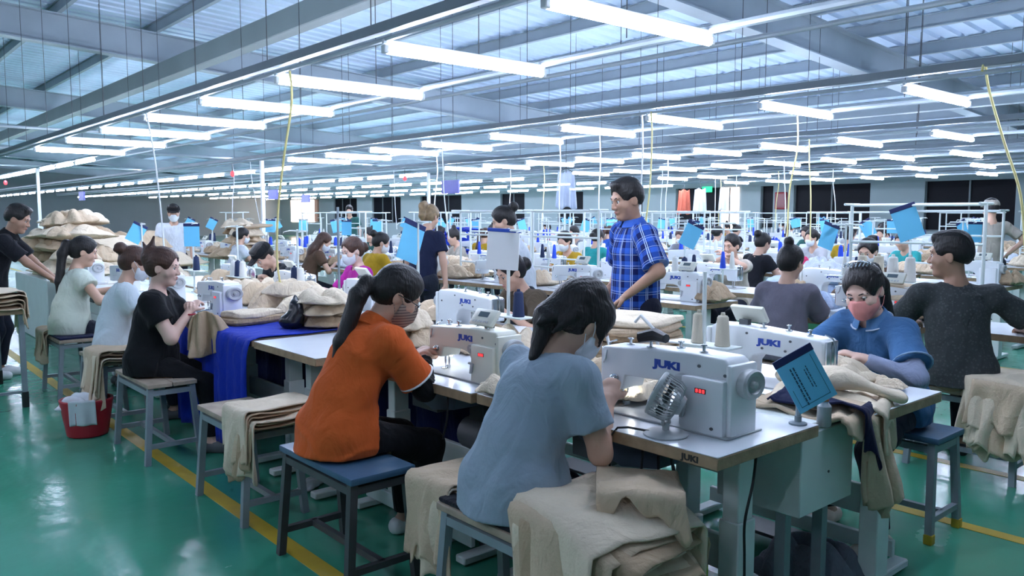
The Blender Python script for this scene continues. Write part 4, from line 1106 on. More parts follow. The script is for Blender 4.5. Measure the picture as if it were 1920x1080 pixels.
def heap(cx, cy, z, wx, wy, n, hgt, label, group, ms=FL, size=(.42, .34, .11), seed=0, kinds=None):
    """single garments piled layer upon layer"""
    rs = random.Random(seed); per = max(1, int(math.ceil(n / max(1, hgt / (size[2] * .75))))); zz = z; k = 0
    while k < n:
        sh_ = 1 - .75 * (zz - z) / max(hgt * 1.6, .01)
        for _ in range(per):
            if k >= n: break
            x = cx + rs.uniform(-.5, .5) * max(0, wx - size[0] * .6) * sh_; y = cy + rs.uniform(-.5, .5) * max(0, wy - size[1] * .6) * sh_
            q = rs.uniform(.85, 1.2)
            garment((x, y, zz + rs.uniform(0, .02)), (size[0] * q, size[0] * q, size[2] * 3.0 * rs.uniform(.8, 1.15)), rs.uniform(0, 6.28), label % ORD[k], group, rs.choice(ms), rs.choice(kinds or (LUMPS if rs.random() < .6 else FOLDS)) , (rs.uniform(-.12, .12), rs.uniform(-.12, .12)))
            k += 1
        zz += size[2] * .75
# ---------------------------------------------------------------- nearest line: tables and machines
QA, QB = -PI / 2, PI / 2       # operators facing +X / -X
table((1.97, 1.93, 0), QA, 'white sewing table at the front with a maker name on its plywood edge', L=1.14, text=True)
table((1.95, 3.06, 0), QA, 'white sewing table in front of the woman in orange', L=1.10)
table((1.85, 4.00, 0), QA, 'plain white worktable beside the blue cloth', L=.74, legs=True, full=False, D=.62)
table((1.86, 4.88, 0), QA, 'worktable hidden under the royal blue cloth', L=.92, full=False, D=.62)
for i, y in enumerate((5.98, 7.16, 8.36, 9.58)):
    table((1.98, y, 0), QA, ['sewing table of the woman in white tee', 'sewing table of the woman in cream blouse', 'sewing table past the woman in cream blouse', 'last sewing table of the nearest line on its left side'][i], L=1.14)
for i, y in enumerate((1.87, 3.04, 4.21, 5.38, 6.55, 7.72, 8.9)):
    table((3.41, y, 0), QB, ['white sewing table with a bare corner in front of the woman in denim', 'sewing table behind the stack of folded beige pieces', 'sewing table of the woman in brown', 'sewing table between the woman in brown and the woman in magenta', 'sewing table of the woman in magenta', 'sewing table of the man in black cap', 'sewing table past the man in black cap'][i], L=1.14)
machine((2.24, 1.965, .76), QA, 'white lockstitch machine at the front with red digits and a fan beside it', led=True, sc=1.12)
machine((2.17, 2.98, .76), QA, 'cream sewing machine with a grey control panel, between orange and light blue shirts', panel=True, mbody=M_CREAM, led=True, sc=1.0)
machine((3.02, 1.63, .76), QB, 'white sewing machine seen from the back beside the woman in denim', panel=True, back_text=True, text=False)
machine((3.05, 3.72, .76), QB, 'white sewing machine seen from the back behind the cream machine', back_text=True, text=False)
machine((3.05, 4.9, .76), QB, 'white sewing machine seen from the back left of the white pole with blue card', back_text=True, text=False, panel=True)
machine((3.05, 6.1, .76), QB, 'white sewing machine in front of the woman in magenta', text=False, panel=True)
machine((3.05, 7.3, .76), QB, 'white sewing machine with a pale panel beside the man in black cap', text=False, panel=True)
machine((2.20, 6.0, .76), QA, 'sewing machine with round handwheel left of the beige heap behind black tee', text=True)
machine((2.22, 7.2, .76), QA, 'white sewing machine in front of the woman in cream blouse')
machine((2.22, 8.4, .76), QA, 'white sewing machine past the woman in cream blouse', full=False)
machine((2.22, 9.6, .76), QA, 'farthest white sewing machine on the left side of the nearest line', full=False)
# shelf running down the middle between the two sides of the nearest line
mid = tag(MB().box((2.56, 1.42, .715), (2.83, 10.0, .74), .003).obj('middle_shelf', M_WPAINT), 'narrow white shelf running between the two sides of the nearest line', 'shelf')
pb = empty('power_box', (2.70, 1.50, 0), 0, 'pale grey metal box hanging under the front end of the table', 'metal box')
link('casing', bevel_mesh(MB().box((-.17, -.09, .42), (.20, .25, .712)), 'casing', .004, 1), M_WPAINT, pb)
MB().lathe([(.005, 0), (.005, .003), (.001, .003)], 10, Tr(.02, -.09, .55) @ Rx(PI / 2)).obj('lock', M_DSTEEL, pb)
for x in (-.12, .14):
    MB().box((x - .02, -.02, .0), (x + .02, .02, .42)).obj('leg', M_GSTEEL, pb, smooth=0)
# royal blue cloth over the worktable
def table_cloth():
    n, m = 72, 26; L = 1.2
    y = np.linspace(-L / 2, L / 2, n)[:, None]; d = np.linspace(0, 1.28, m)[None, :]      # from the back edge over the top and down the front
    D = .60; drop = np.maximum(d - D, 0)
    fold = np.sin(y * 31 + .6) + .6 * np.sin(y * 57 + 2)
    X = np.minimum(d, D + .02) * -1 + .0 * y - .018 * fold * np.clip(drop / .3, 0, 1) - .02 * np.clip(drop / .1, 0, 1)
    Z = .771 - drop + .003 * np.sin(y * 9 + d * 14) - 0 * y
    Z = np.maximum(Z, .06)
    P = np.stack([X + 0 * y, y + 0 * d + .015 * np.sin(drop * 9 + y * 20) * np.clip(drop, 0, 1), Z + 0 * y], -1)
    return sheet_mesh(P, .004, 'blue_cloth')
o = link('table_cloth', table_cloth(), M_BLUEC); o.location = (2.46, 5.0, 0)
tag(o, 'royal blue cloth draped over the worktable down to the floor', 'tablecloth')
# ---------------------------------------------------------------- stools of the nearest line
M_PADB = mat('blue_vinyl', (.045, .11, .19), rough=.45, var=.15, bump=.15, bscale=30)
M_PADK = fabric('black_seat_pad', (.012, .014, .02))
stool((1.73, 1.93, 0), PI / 2, 'stool with black pad under the woman in light blue', L=.62, frame=M_GSTEEL, seat=M_WOOD, pad=M_PADK)
stool((1.62, 2.94, 0), PI / 2, 'dark framed stool with blue vinyl seat under the woman in orange', L=.62, frame=M_DSTEEL, seat=M_PADB)
stool((1.62, 3.92, 0), PI / 2, 'empty wooden stool with beige pieces hung over its end', L=.62, frame=M_GSTEEL, seat=M_WOOD)
stool((1.57, 5.22, 0), PI / 2, 'grey stool with worn boards under the woman in black tee', L=.66, frame=M_GSTEEL, seat=M_WOOD, boards=2)
stool((1.57, 6.16, 0), PI / 2, 'stool under the woman in white tee', L=.62, frame=M_GSTEEL, seat=M_WOOD)
stool((1.57, 7.40, 0), PI / 2, 'stool with dark pad under the woman in cream blouse', L=.60, frame=M_GSTEEL, seat=M_WOOD, pad=M_NAVY)
ds = stool((3.86, 1.72, 0), PI / 2, 'grey stool with yellow-capped legs under the woman in denim', L=.60, frame=M_GSTEEL, seat=M_PADB)
for sx in (-1, 1):
    for sy in (-1, 1): MB().box((sx * .2815 - .019, sy * .154 - .019, 0), (sx * .2815 + .019, sy * .154 + .019, .045), .003).obj('foot_cap', M_YELLOW, ds)
stool((5.0, 1.75, 0), PI / 2, 'grey stool under the man in dark patterned tee', L=.60, frame=M_GSTEEL, seat=M_WOOD)
stool((4.95, 2.9, 0), PI / 2, 'stool under the woman in grey tee with a bun', L=.60, frame=M_GSTEEL, seat=M_WOOD)
stool((3.85, 4.05, 0), PI / 2, 'stool under the woman in brown', L=.56)
stool((3.85, 6.5, 0), PI / 2, 'stool under the woman in magenta', L=.56)
stool((3.85, 7.8, 0), PI / 2, 'stool under the man in black cap', L=.56)
# ---------------------------------------------------------------- people, nearest first
T_LB = fabric('light_blue_tee', (.30, .38, .45), var=.06); T_OR = fabric('orange_polo', (.62, .115, .025), var=.06)
M_MASKW = fabric('white_mask', (.68, .72, .76), bump=.1); M_MASKP = fabric('pink_mask', (.72, .30, .27), bump=.1)
M_MASKPL = mat_stripes('plaid_mask', (.34, .27, .22), (.15, .11, .10), 80, 2, .45)
p = person('woman in light blue tee bent over the front sewing machine', (1.72, 1.99), 0, seat=.49, H=1.58, lean=.36, side=-.06, head=(.72, -.22, .12),
           hands=((.40, .10, .83), (.33, -.12, .83)), curl=(.5, .7), poles=((-.1, .8, -.5), (-.5, -.5, -1)), top=T_LB, sleeve=.64, fit=2.0, bottom=M_DENIM, hair='messy', mask=M_MASKW, skin=M_SKIN, res=3, seed=4, build=1.06, shoe=M_BLACK)
p = person('woman in orange polo with glasses and dark ponytail, sewing', (1.62, 2.99), 0, seat=.485, H=1.64, lean=.42, head=(.55, -.40, .0),
           hands=((.42, .08, .82), (.44, .0, .82)), curl=(.35, .45), poles=((-.1, .7, -.7), (-.15, -.8, -.9)), top=T_OR, sleeve=.78, fit=1.8, long_under=M_BLACKC, bottom=M_BLACKC, hair='lowpony', mask=M_MASKPL, res=3, seed=8,
           collar=T_OR, cuff=M_WHITE, build=1.06, shoe=M_WHITE)
def glasses(pi):
    hp = pi['hp']
    g = MB()
    for sg in (1, -1):
        n = 14; g.tube([hp(.104 - .012 * abs(math.cos(2 * PI * k / n)) * (1 if math.cos(2 * PI * k / n) * sg > 0 else 0), sg * (.034 + .0) + .026 * math.cos(2 * PI * k / n), .002 + .017 * math.sin(2 * PI * k / n)) for k in range(n + 1)], .0018, 6, cap=False)
        g.tube([hp(.094, sg * .060, .008), hp(.04, sg * .082, .010), hp(-.012, sg * .084, .008)], .0022, 6)
    g.tube([hp(.106, .008, .006), hp(.106, -.008, .006)], .0018, 6)
    go = g.obj('glasses', M_BLACK, pi['root'])
glasses(p)
p_den = person('woman in blue denim blouse and pink mask reading her work', (3.82, 1.70), PI - .12, seat=.50, H=1.56, lean=.36, head=(.42, .22, .10),
           hands=((.36, .10, .84), (.36, -.12, .83)), curl=(.5, .5), poles=((-.1, 1, -.6), (-.1, -1, -.6)), top=fabric('denim_blouse', (.055, .145, .30), var=.15), sleeve=.72, fit=2.2, long_under=fabric('grey_blue_sleeves', (.26, .30, .42)),
           bottom=M_DENIM, hair='pony', mask=M_MASKP, skin=M_SKIN3, res=3, seed=12, collar=fabric('denim_collar', (.08, .19, .36)), cuff=fabric('denim_cuff', (.25, .38, .55)), build=1.08, shoe=mat('cream_clog', (.66, .55, .48), rough=.5, var=.2, vscale=20),
           feet=((.36, .20, .075), (.23, -.14, .075)))
hp = p_den['hp']
cl = MB()
for k in range(7): cl.tube([hp(-.0 + .0, .055 - .018 * k, .146), hp(.03, .052 - .0172 * k, .140)], .004, 6)
cl.tube([hp(.0, .062, .138), hp(-.004, .02, .151), hp(-.004, -.02, .151), hp(.0, -.062, .138)], .006, 6).obj('hair_clip', M_CHROME, p_den['root'])
T_DK = mat_pattern_tee('dark_patterned_tee', (.050, .056, .058), (.070, .076, .078))
p = person('man in dark patterned tee seen from behind, looking left', (4.92, 1.80), .55, seat=.50, H=1.70, male=True, lean=.06, side=.04, head=(.05, 1.25, 0), hands=((.38, .20, .80), (.30, -.40, .80)), poles=((-.2, .9, -.8), (-.2, -1, -.6)),
           top=T_DK, sleeve=.78, fit=1.9, bottom=M_DENIM, hair='short', skin=M_SKIN2, res=3, seed=21, build=1.0, shoe=M_BLACK)
p = person('man in blue plaid shirt standing with a hand on his hip', (4.10, 3.50), PI * .86, seat=None, H=1.70, male=True, lean=.03, head=(.22, .12, 0), hands=((.16, .24, .97), (.10, -.165, .985)), hdirs=(None, ((.75, .30, -.75), (-.1, .95, .1))), curl=(.3, .45),
           poles=((-.6, .8, 0), (-.65, -1, .15)), top=mat_plaid('plaid_shirt'), sleeve=.86, fit=2.0, hem=-.13, bottom=fabric('dark_slacks', (.02, .022, .04)), hair='short', skin=M_SKIN2, res=3, seed=31, build=1.14, collar=fabric('plaid_collar', (.05, .13, .48)), shoe=M_BLACK)
p = person('woman in black tee trimming a beige garment with scissors', (1.57, 5.25), -.62, seat=.485, H=1.53, lean=.10, head=(.12, -.05, 0), hands=((.22, .06, .875), (.24, -.03, .87)), curl=(.8, .8), poles=((-.2, 1, -.7), (-.25, -.7, -.9)),
           top=M_BLACKC, sleeve=.55, fit=1.8, bottom=M_BLACKC, hair='twist', hairm=M_HAIRR, skin=M_SKIN3, res=3, seed=41, build=1.12, shoe=M_DGREY)
p = person('woman in white tee and face mask behind the woman in black', (1.58, 6.15), -.25, seat=.485, H=1.52, lean=.22, head=(.3, .0, 0), top=fabric('white_tee', (.60, .68, .72), var=.05), sleeve=.6, fit=1.9, bottom=M_DENIM, hair='bun', hairm=M_HAIRR, mask=M_MASKW, skin=M_SKIN, res=2, seed=43, shoe=M_DGREY)
p = person('woman in loose cream blouse with long black ponytail', (1.58, 7.42), 0, seat=.49, H=1.58, lean=.15, head=(.25, -.25, 0), hands=((.40, .22, .82), (.36, -.22, .82)), top=fabric('cream_blouse', (.62, .68, .58), var=.06), sleeve=.40, fit=2.6, bottom=M_DENIM, hair='pony', res=2, seed=47, shoe=M_DGREY)
p = person('man in black polo leaning over a table at the left edge', (1.18, 8.5), -.35, seat=None, H=1.60, male=True, lean=.38, head=(.35, -.2, 0), hands=((.52, .10, .86), (.55, -.05, .84)), top=fabric('black_polo', (.013, .014, .018)), sleeve=.75, fit=1.6, hair='short', skin=M_SKIN2, res=2, seed=49, collar=M_BLACKC, shoe=M_WHITE)
p = person('woman in brown tee bent over her machine', (3.72, 4.02), PI, seat=.48, H=1.54, lean=.40, head=(.45, -.2, 0), hands=((.34, .10, .82), (.36, -.08, .82)), top=fabric('brown_tee', (.085, .066, .045)), sleeve=.7, fit=1.6, hair='lowbun', hairm=M_HAIRB, skin=M_SKIN, res=2, seed=51)
p = person('woman in magenta blouse and white mask', (3.78, 6.42), PI - .1, seat=.48, H=1.56, lean=.14, head=(.25, .1, 0), top=fabric('magenta_blouse', (.42, .02, .28)), sleeve=.8, fit=1.5, hair='lowbun', hairm=M_HAIRR, mask=M_MASKW, skin=M_SKIN3, res=2, seed=53)
p = person('man in black cap and tee bent low over his table', (3.78, 7.72), PI, seat=.48, H=1.66, male=True, lean=.62, head=(.75, .1, 0), top=fabric('black_tee', (.016, .018, .024)), sleeve=.7, fit=1.5, hair='short', skin=M_SKIN, res=2, seed=55)
cap_hat(p, M_BLACKC)
p = person('woman in grey tee with a small top bun, seen from behind', (4.95, 2.92), .3, seat=.49, H=1.52, lean=.12, head=(.15, -.3, 0), top=fabric('grey_tee', (.17, .16, .20)), sleeve=.8, fit=2.4, hair='topbun', skin=M_SKIN, res=2, seed=57)
p = person('woman in white shirt standing behind the woman in brown', (4.62, 5.2), PI * .75, seat=None, H=1.56, lean=.22, head=(.35, .15, 0), top=fabric('white_shirt', (.66, .70, .76)), sleeve=.7, fit=2.0, hair='bun', skin=M_SKIN, res=2, seed=59)
p = person('woman in navy tee with a bleached ponytail, seen from behind', (4.62, 6.72), .35, seat=None, H=1.58, lean=.15, head=(.3, 0, 0), top=fabric('navy_tee', (.015, .02, .05)), sleeve=.6, fit=1.6, hair='highpony', hairm=M_HAIRL, skin=M_SKIN, res=2, seed=61)
# ---------------------------------------------------------------- cloth hung over stools
def drape_stack(cx, cy, z, W, seat_w, h0, h1, n, seed, labels, group, ms, step=.016, amp=.018, skew=.1, rz=0., droop=0., jit=.06):
    for k in range(n):
        rs = random.Random(seed * 31 + k)
        me = drape(W * rs.uniform(.92, 1.05), seat_w, h0 * rs.uniform(.86, 1.08), h1 * rs.uniform(.8, 1.1), seed * 17 + k, 0, .007, .002 + .006 * k, amp, 46, 22, rs.uniform(-skew, skew), .03, 'cut_piece', .009, 0., droop * (1 - .08 * k))
        o = link('cut_piece', me, ms[k % len(ms)]); o.location = (cx + rs.uniform(-.01, .01), cy + rs.uniform(-.03, .03), z + .008 + step * k); o.rotation_euler = (0, 0, rz + rs.uniform(-jit, jit))
        tag(o, labels % ('topmost' if k == n - 1 else ORD[n - 1 - k] + ' from the top'), 'fabric piece', group)
drape_stack(1.78, 1.60, .505, .42, .31, .42, .34, 6, 1, 'beige fleece piece, %s, stacked right of the woman in light blue', 'beige pieces over the front stool', [M_FLEECE3, M_FLEECE, M_FLEECE2], .020, .03, .2, 0., .10, .16)
drape_stack(1.80, 2.32, .49, .26, .26, .34, .1, 3, 2, 'pale beige fleece piece, %s, hanging left of the woman in light blue', 'beige pieces over the front stool left side', [M_FLEECE, M_FLEECE2], .014)
drape_stack(1.64, 3.66, .48, .25, .27, .26, .14, 6, 3, 'tan fleece piece, %s, hanging over the empty wooden stool', 'beige pieces over the wooden stool', [M_FLEECE3, M_FLEECE, M_FLEECE2], .016, .026)
drape_stack(4.98, 1.52, .49, .34, .29, .34, .2, 6, 4, 'beige piece, %s, hanging over the stool of the man in dark tee', 'beige pieces over the right stool', [M_FLEECE, M_FLEECE2], .018, .03, .2, 0., .06, .16)
drape_stack(1.57, 5.93, .49, .34, .29, .30, .2, 5, 5, 'beige piece, %s, hanging over the stool of the woman in white tee', 'beige pieces over the stool of the woman in white tee', [M_FLEECE, M_FLEECE2], .018, .03)
drape_stack(1.57, 7.55, .49, .3, .29, .22, .15, 3, 6, 'beige piece, %s, hanging beside the woman in cream blouse', 'beige pieces beside the cream blouse', [M_FLEECE, M_FLEECE3], .016, .03)
o = link('cut_piece', drape(.26, .24, .10, .12, 93, 0, .012, .0, .02, 40, 22, .2, .05, 'cut_piece', .008), M_FLEECE); o.location = (1.90, 1.60, .648); o.rotation_euler = (.02, .06, .75)
tag(o, 'stitched pocket panel lying across the stack right of the woman in light blue', 'fabric piece')
# ---------------------------------------------------------------- table at the left edge
lt = table((1.20, 7.62, 0), QB, 'grey-legged worktable heaped with beige pieces at the left edge', L=1.2, D=.6, legs=False)
for sy in (-.56, .56):
    for sx in (.03, .55):
        MB().box((sy - .018, sx - .018 + 0, 0), (sy + .018, sx + .018, .718)).obj('leg', M_GSTEEL, lt, smooth=0)
        MB().box((sy - .022, sx - .022, 0), (sy + .022, sx + .022, .12), .003).obj('foot_cap', M_BLACK, lt, smooth=0)
MB().bar((-.56, .03, .12), (-.56, .55, .12), .02).obj('stretcher', M_GSTEEL, lt, smooth=0)
drape_stack(.98, 7.2, .762, .4, .36, .16, .20, 5, 7, 'beige piece, %s, in the heap on the worktable at the left edge', 'beige pieces on the left worktable', [M_FLEECE, M_FLEECE2, M_FLEECE3], .03, .02)
# ---------------------------------------------------------------- garments on the nearest line
G1 = 'beige garments on the nearest line'
def gs(lst):
    for k, (x, y, z, sx, sy, sz, rz, lab, m, kind) in enumerate(lst):
        me = (LUMPS if kind == 'l' else FOLDS)[k % (7 if kind == 'l' else 5)]
        hh = .34 if kind == 'l' else .10
        garment((x, y, z), (sx, sy / .72, sz / hh), rz, lab, G1, m, me)
F1, F2, F3 = M_FLEECE, M_FLEECE2, M_FLEECE3
gs([(2.40, 3.62, .765, .36, .34, .12, .3, 'rolled beige garment with dark edge left of the cream machine', F1, 'l'), (2.42, 3.66, .85, .34, .30, .12, 1.2, 'beige fleece garment on top of the roll left of the cream machine', F2, 'l'),
    (2.66, 3.30, .745, .42, .34, .14, .8, 'beige garment spread behind the cream machine', F1, 'l'), (2.70, 3.05, .745, .40, .34, .16, 2.0, 'beige garment behind the control panel of the cream machine', F2, 'l'),
    (2.14, 5.06, .770, .42, .28, .05, .2, 'flat pile of tan cut pieces on the blue cloth', F3, 'f'), (2.15, 5.06, .805, .40, .26, .05, .3, 'upper flat pile of tan cut pieces on the blue cloth', F2, 'f'),
    (2.40, 4.62, .770, .46, .34, .10, 1.4, 'lowest folded garment of the pile on the blue cloth', F3, 'l'), (2.42, 4.62, .845, .46, .36, .09, 1.7, 'second folded garment of the pile on the blue cloth', F1, 'l'), (2.42, 4.60, .915, .50, .36, .10, 1.5, 'topmost folded garment of the pile on the blue cloth', F2, 'l'),
    (2.62, 5.30, .745, .44, .36, .16, .5, 'crumpled beige garment behind the blue cloth', F2, 'l'), (2.60, 5.75, .745, .46, .36, .18, 1.1, 'crumpled beige garment between blue cloth and handwheel machine', F1, 'l'), (2.68, 5.55, .86, .42, .34, .15, 2.1, 'crumpled beige garment topping the heap behind the blue cloth', F2, 'l'),
    (2.70, 6.2, .745, .46, .40, .20, .4, 'beige garment in the heap right of the masked woman in white tee', F1, 'l'), (2.72, 6.6, .745, .46, .40, .22, 1.4, 'beige garment heaped behind the woman in white tee', F2, 'l'), (2.70, 7.0, .745, .48, .40, .24, 2.4, 'beige garment heaped left of the man in black cap', F1, 'l'), (3.15, 6.9, .765, .40, .34, .14, .3, 'beige garment lying before the man in black cap', F2, 'l'),
    (3.12, 4.45, .765, .42, .34, .12, .6, 'beige garment on the table left of the woman in brown', F1, 'l'), (3.2, 5.6, .765, .44, .36, .14, 1.6, 'beige garment on the table right of the woman in magenta', F2, 'l'),
    (2.36, 2.72, .770, .26, .24, .05, .2, 'beige garment under the arm of the cream machine', F2, 'l'), (2.05, 2.42, .765, .26, .22, .08, 1.0, 'pale beige piece hanging at the corner behind the woman in light blue', F2, 'l'),
    (2.36, 2.05, .770, .34, .30, .11, .6, 'pale beige garment being sewn at the front machine', F2, 'l'), (2.60, 2.42, .745, .34, .30, .10, .9, 'pale beige garment behind the head of the woman in light blue', F1, 'l')])
# stack of folded pieces right of the woman in light blue
for k in range(6):
    garment((3.02 + .01 * (k % 2), 2.68 - .012 * (k % 3), .765 + .034 * k), (.50, .52 / .72, .046 / .10), .08 * (k % 3), ['lowest tan bundle in the square stack behind the front machine', 'second tan bundle from below in the square stack', 'third tan bundle from below in the square stack', 'fourth tan bundle from below in the square stack', 'fifth tan bundle from below in the square stack', 'topmost pale bundle on the square stack behind the front machine'][k], 'square stack of folded pieces', [M_FLEECE3, M_FLEECE3, M_FLEECE, M_FLEECE3, M_FLEECE, M_FLEECE2][k], FOLDS[k % 5])
# garment on the table corner before the woman in denim, sleeves hanging over the end
def long_piece(P, r, label, m, sq=.5, amp=.12, seed=0, group='garment parts before the woman in denim'):
    pts = [vec(*p) for p in P]; n = 40; k = np.linspace(0, len(pts) - 1, n); C = np.array([[np.interp(t, range(len(pts)), [q[d] for q in pts]) for d in range(3)] for t in k])
    for _ in range(4): C[1:-1] = (C[:-2] + 2 * C[1:-1] + C[2:]) / 4
    w = waves(seed, 5, (18, 40)); m_ = 20; V = []
    for i in range(n):
        t = unit(C[min(i + 1, n - 1)] - C[max(i - 1, 0)]); a = unit(np.cross(t, vec(0, 0, 1)) if abs(t[2]) < .9 else np.cross(t, vec(0, 1, 0))); b = np.cross(a, t); rr = (r[0] + (r[1] - r[0]) * i / (n - 1)) * (1 if 0 < i < n - 1 else .82)
        for j in range(m_):
            an = 2 * PI * j / m_; p = C[i] + (a * math.cos(an) + b * math.sin(an) * sq) * rr; V.append(p + unit(p - C[i]) * rr * amp * 2 * float(w(*p)))
    V = np.array(V); i, j = np.meshgrid(np.arange(n - 1), np.arange(m_), indexing='ij'); a_ = (i * m_ + j).ravel(); b_ = (i * m_ + (j + 1) % m_).ravel(); F = np.stack([a_, b_, b_ + m_, a_ + m_], 1)
    V = np.concatenate([V, C[:1], C[-1:]]); c0, c1 = len(V) - 2, len(V) - 1; jj = np.arange(m_); e = (n - 1) * m_
    F = np.concatenate([F, np.stack([jj * 0 + c0, (jj + 1) % m_, jj, jj * 0 + c0], 1)[:, [0, 1, 2, 3]], np.stack([jj * 0 + c1, e + jj, e + (jj + 1) % m_, jj * 0 + c1], 1)])
    tri = F[-2 * m_:]; me = bpy.data.meshes.new('sleeve'); me.from_pydata([tuple(p) for p in V], [], [tuple(f) for f in F[:-2 * m_]] + [tuple(f[:3]) for f in tri])
    me.polygons.foreach_set('use_smooth', [True] * len(me.polygons)); me.update()
    return tag(link('garment', me, m), label, 'garment', group)
def end_drape(cx, edge_y, z, W_, on, hang_, seed, m, label, th=.012, droop=.0, rz=-PI / 2):
    o = link('garment', drape(W_, on, .02, hang_, seed, 0, th, .0, .03, 46, 26, .2, .06, 'garment', .016, .0, droop), m); o.location = (cx, edge_y + on / 2, z); o.rotation_euler = (0, 0, rz)
    return tag(o, label, 'garment', 'garment parts before the woman in denim')
end_drape(2.84, 1.345, .772, .34, .34, .13, 301, M_FLEECE, 'beige garment spread over the table end under the blue card', .014, .02)
end_drape(2.80, 1.335, .790, .20, .30, .20, 302, M_NAVY, 'navy lining folded over the table end', .008, .0, -PI / 2 + .2)
end_drape(2.90, 1.33, .795, .24, .36, .16, 303, M_FLEECE2, 'upper beige garment slumped over the table end', .014, .03, -PI / 2 + .35)
end_drape(2.86, 1.34, .765, .13, .16, .34, 304, M_FLEECE, 'beige sleeve hanging down below the table end', .03)
long_piece([(3.02, 1.78, .81), (2.95, 1.62, .85), (2.92, 1.48, .845), (2.98, 1.38, .82), (3.06, 1.30, .785)], (.06, .05), 'rolled beige sleeve slanting past the blue card to the table corner', M_FLEECE2, .55, .35, 3)
garment((3.22, 1.66, .765), (.34, .30 / .72, .10 / .34), .4, 'pale beige garment under the hands of the woman in denim', G1, M_FLEECE2, LUMPS[2])
garment((3.30, 1.48, .765), (.18, .10 / .72, .05 / .34), 1.2, 'small beige roll right of the denim sleeve', G1, M_FLEECE2, LUMPS[4])
# garment held by the woman in black tee
def held_sheet():
    n, m = 34, 30; u = np.linspace(-1, 1, n)[:, None]; v = np.linspace(0, 1, m)[None, :]; w = waves(33, 5, (2, 5))
    wid = .075 + .075 * v ** .7 + .02 * np.sin(u * 2 + 1); X = u * wid + .03 * v; Z = -.27 * v * (1 - .12 * u * u) - .03 * np.abs(u) * (1 - v) + .02 * np.sin(u * 3) * v
    Y = (.035 * np.sin(u * 7 + 2 * v) + .022 * np.sin(u * 13 + 1)) * (.35 + v * .8) + .05 * u * v + .02 * w(u * 1.0 + 0 * v, v * 1.0 + 0 * u, 0 * u * v)
    return sheet_mesh(np.stack([X + 0 * v, Y + 0 * v, Z + 0 * u], -1), .008, 'held_garment')
o = link('held_garment', held_sheet(), M_FLEECE3); o.location = (1.775, 4.93, .885); o.rotation_euler = (.0, .0, -.75)
tag(o, 'tan garment held up by the woman in black tee', 'garment')
sc = empty('scissors', (1.78, 5.04, .868), 0, 'small red-handled scissors in the hand of the woman in black tee', 'scissors')
MB().tube([(0, 0, 0), (.05, -.01, .01), (.09, -.02, .012)], [.004, .004, .001], 6).obj('blade', M_CHROME, sc)
MB().tube([(-.03 + .02 * math.cos(a), .01 + .012 * math.sin(a), -.012) for a in np.linspace(0, 6.28, 13)], .005, 6, cap=False).obj('handle', M_RED, sc)
# ---------------------------------------------------------------- fan on the front table
fr = empty('desk_fan', (2.055, 1.62, .76), 0, 'small grey desk fan with slotted cage on the front table', 'fan'); fr.scale = (.84, .84, .84)
M_FAN = mat('fan_grey', (.42, .45, .46), rough=.4, var=.04)
link('base', bevel_mesh(MB().lathe([(.085, 0), (.088, .006), (.075, .014), (.02, .020), (.001, .020)], 24), 'base', .002, 1), M_FAN, fr)
MB().tube([(0, 0, .015), (0, 0, .05)], .014, 10).obj('neck', M_FAN, fr)
ax_ = Vector((-.42, .80, .42)).normalized()                      # the way the fan blows
hc_ = Vector((0, 0, .145)); RM = ax_.to_track_quat('Z', 'Y').to_matrix().to_4x4()
MB().tube([hc_ + RM @ Vector((.092, 0, 0)), (.055, .03, .07), (.02, .0, .045), (-.02, 0, .045), (-.055, -.03, .07), hc_ + RM @ Vector((-.092, 0, 0))], .007, 8).obj('yoke', M_FAN, fr)
hd = MB()
hd.lathe([(.086, .028), (.090, .034), (.090, .044), (.086, .048), (.080, .044), (.080, .032)], 32, Tr(*hc_) @ RM)
fh = hd.obj('front_ring', M_FAN, fr)
MB().lathe([(.001, -.075), (.034, -.072), (.040, -.06), (.044, -.03), (.001, -.028)], 24, Tr(*hc_) @ RM).obj('motor_housing', M_FAN, fr)
cg = MB()
for k in range(36):
    a = 2 * PI * k / 36; c_, s_ = math.cos(a), math.sin(a)
    cg.tube([Tr(*hc_) @ RM @ Vector((c_ * r_, s_ * r_, z_)) for r_, z_ in ((.040, -.055), (.070, -.048), (.084, -.025), (.088, .034))], .0022, 4)
    cg.tube([Tr(*hc_) @ RM @ Vector((c_ * r_, s_ * r_, z_)) for r_, z_ in ((.020, .055), (.055, .053), (.086, .044))], .0014, 4)
cg.obj('cage', M_FAN, fr)
bl = MB()
for k in range(5):
    a = 2 * PI * k / 5
    P_ = [Vector((math.cos(a + da) * r_, math.sin(a + da) * r_, z_)) for r_, da, z_ in ((.014, -.3, -.004), (.070, -.45, -.014), (.076, .0, .0), (.068, .45, .012), (.014, .3, .006))]
    Q_ = [p_ + Vector((0, 0, .002)) for p_ in P_]
    bl.add([Tr(*hc_) @ RM @ p_ for p_ in P_ + Q_], [(0, 1, 2, 3, 4), (9, 8, 7, 6, 5)] + [(i, (i + 1) % 5, 5 + (i + 1) % 5, 5 + i) for i in range(5)])
bl.lathe([(.016, -.01), (.018, .0), (.014, .012), (.001, .015)], 12, Tr(*hc_) @ RM).obj('blades', M_DGREY, fr)
tag(MB().tube([(2.02, 1.66, .77), (2.0, 1.73, .772), (1.98, 1.76, .768), (1.962, 1.775, .74), (1.958, 1.775, .5), (1.98, 1.76, .2)], .004, 6).obj('fan_cord', M_CABLE), 'black fan cord dropping over the front edge of the table', 'cable')
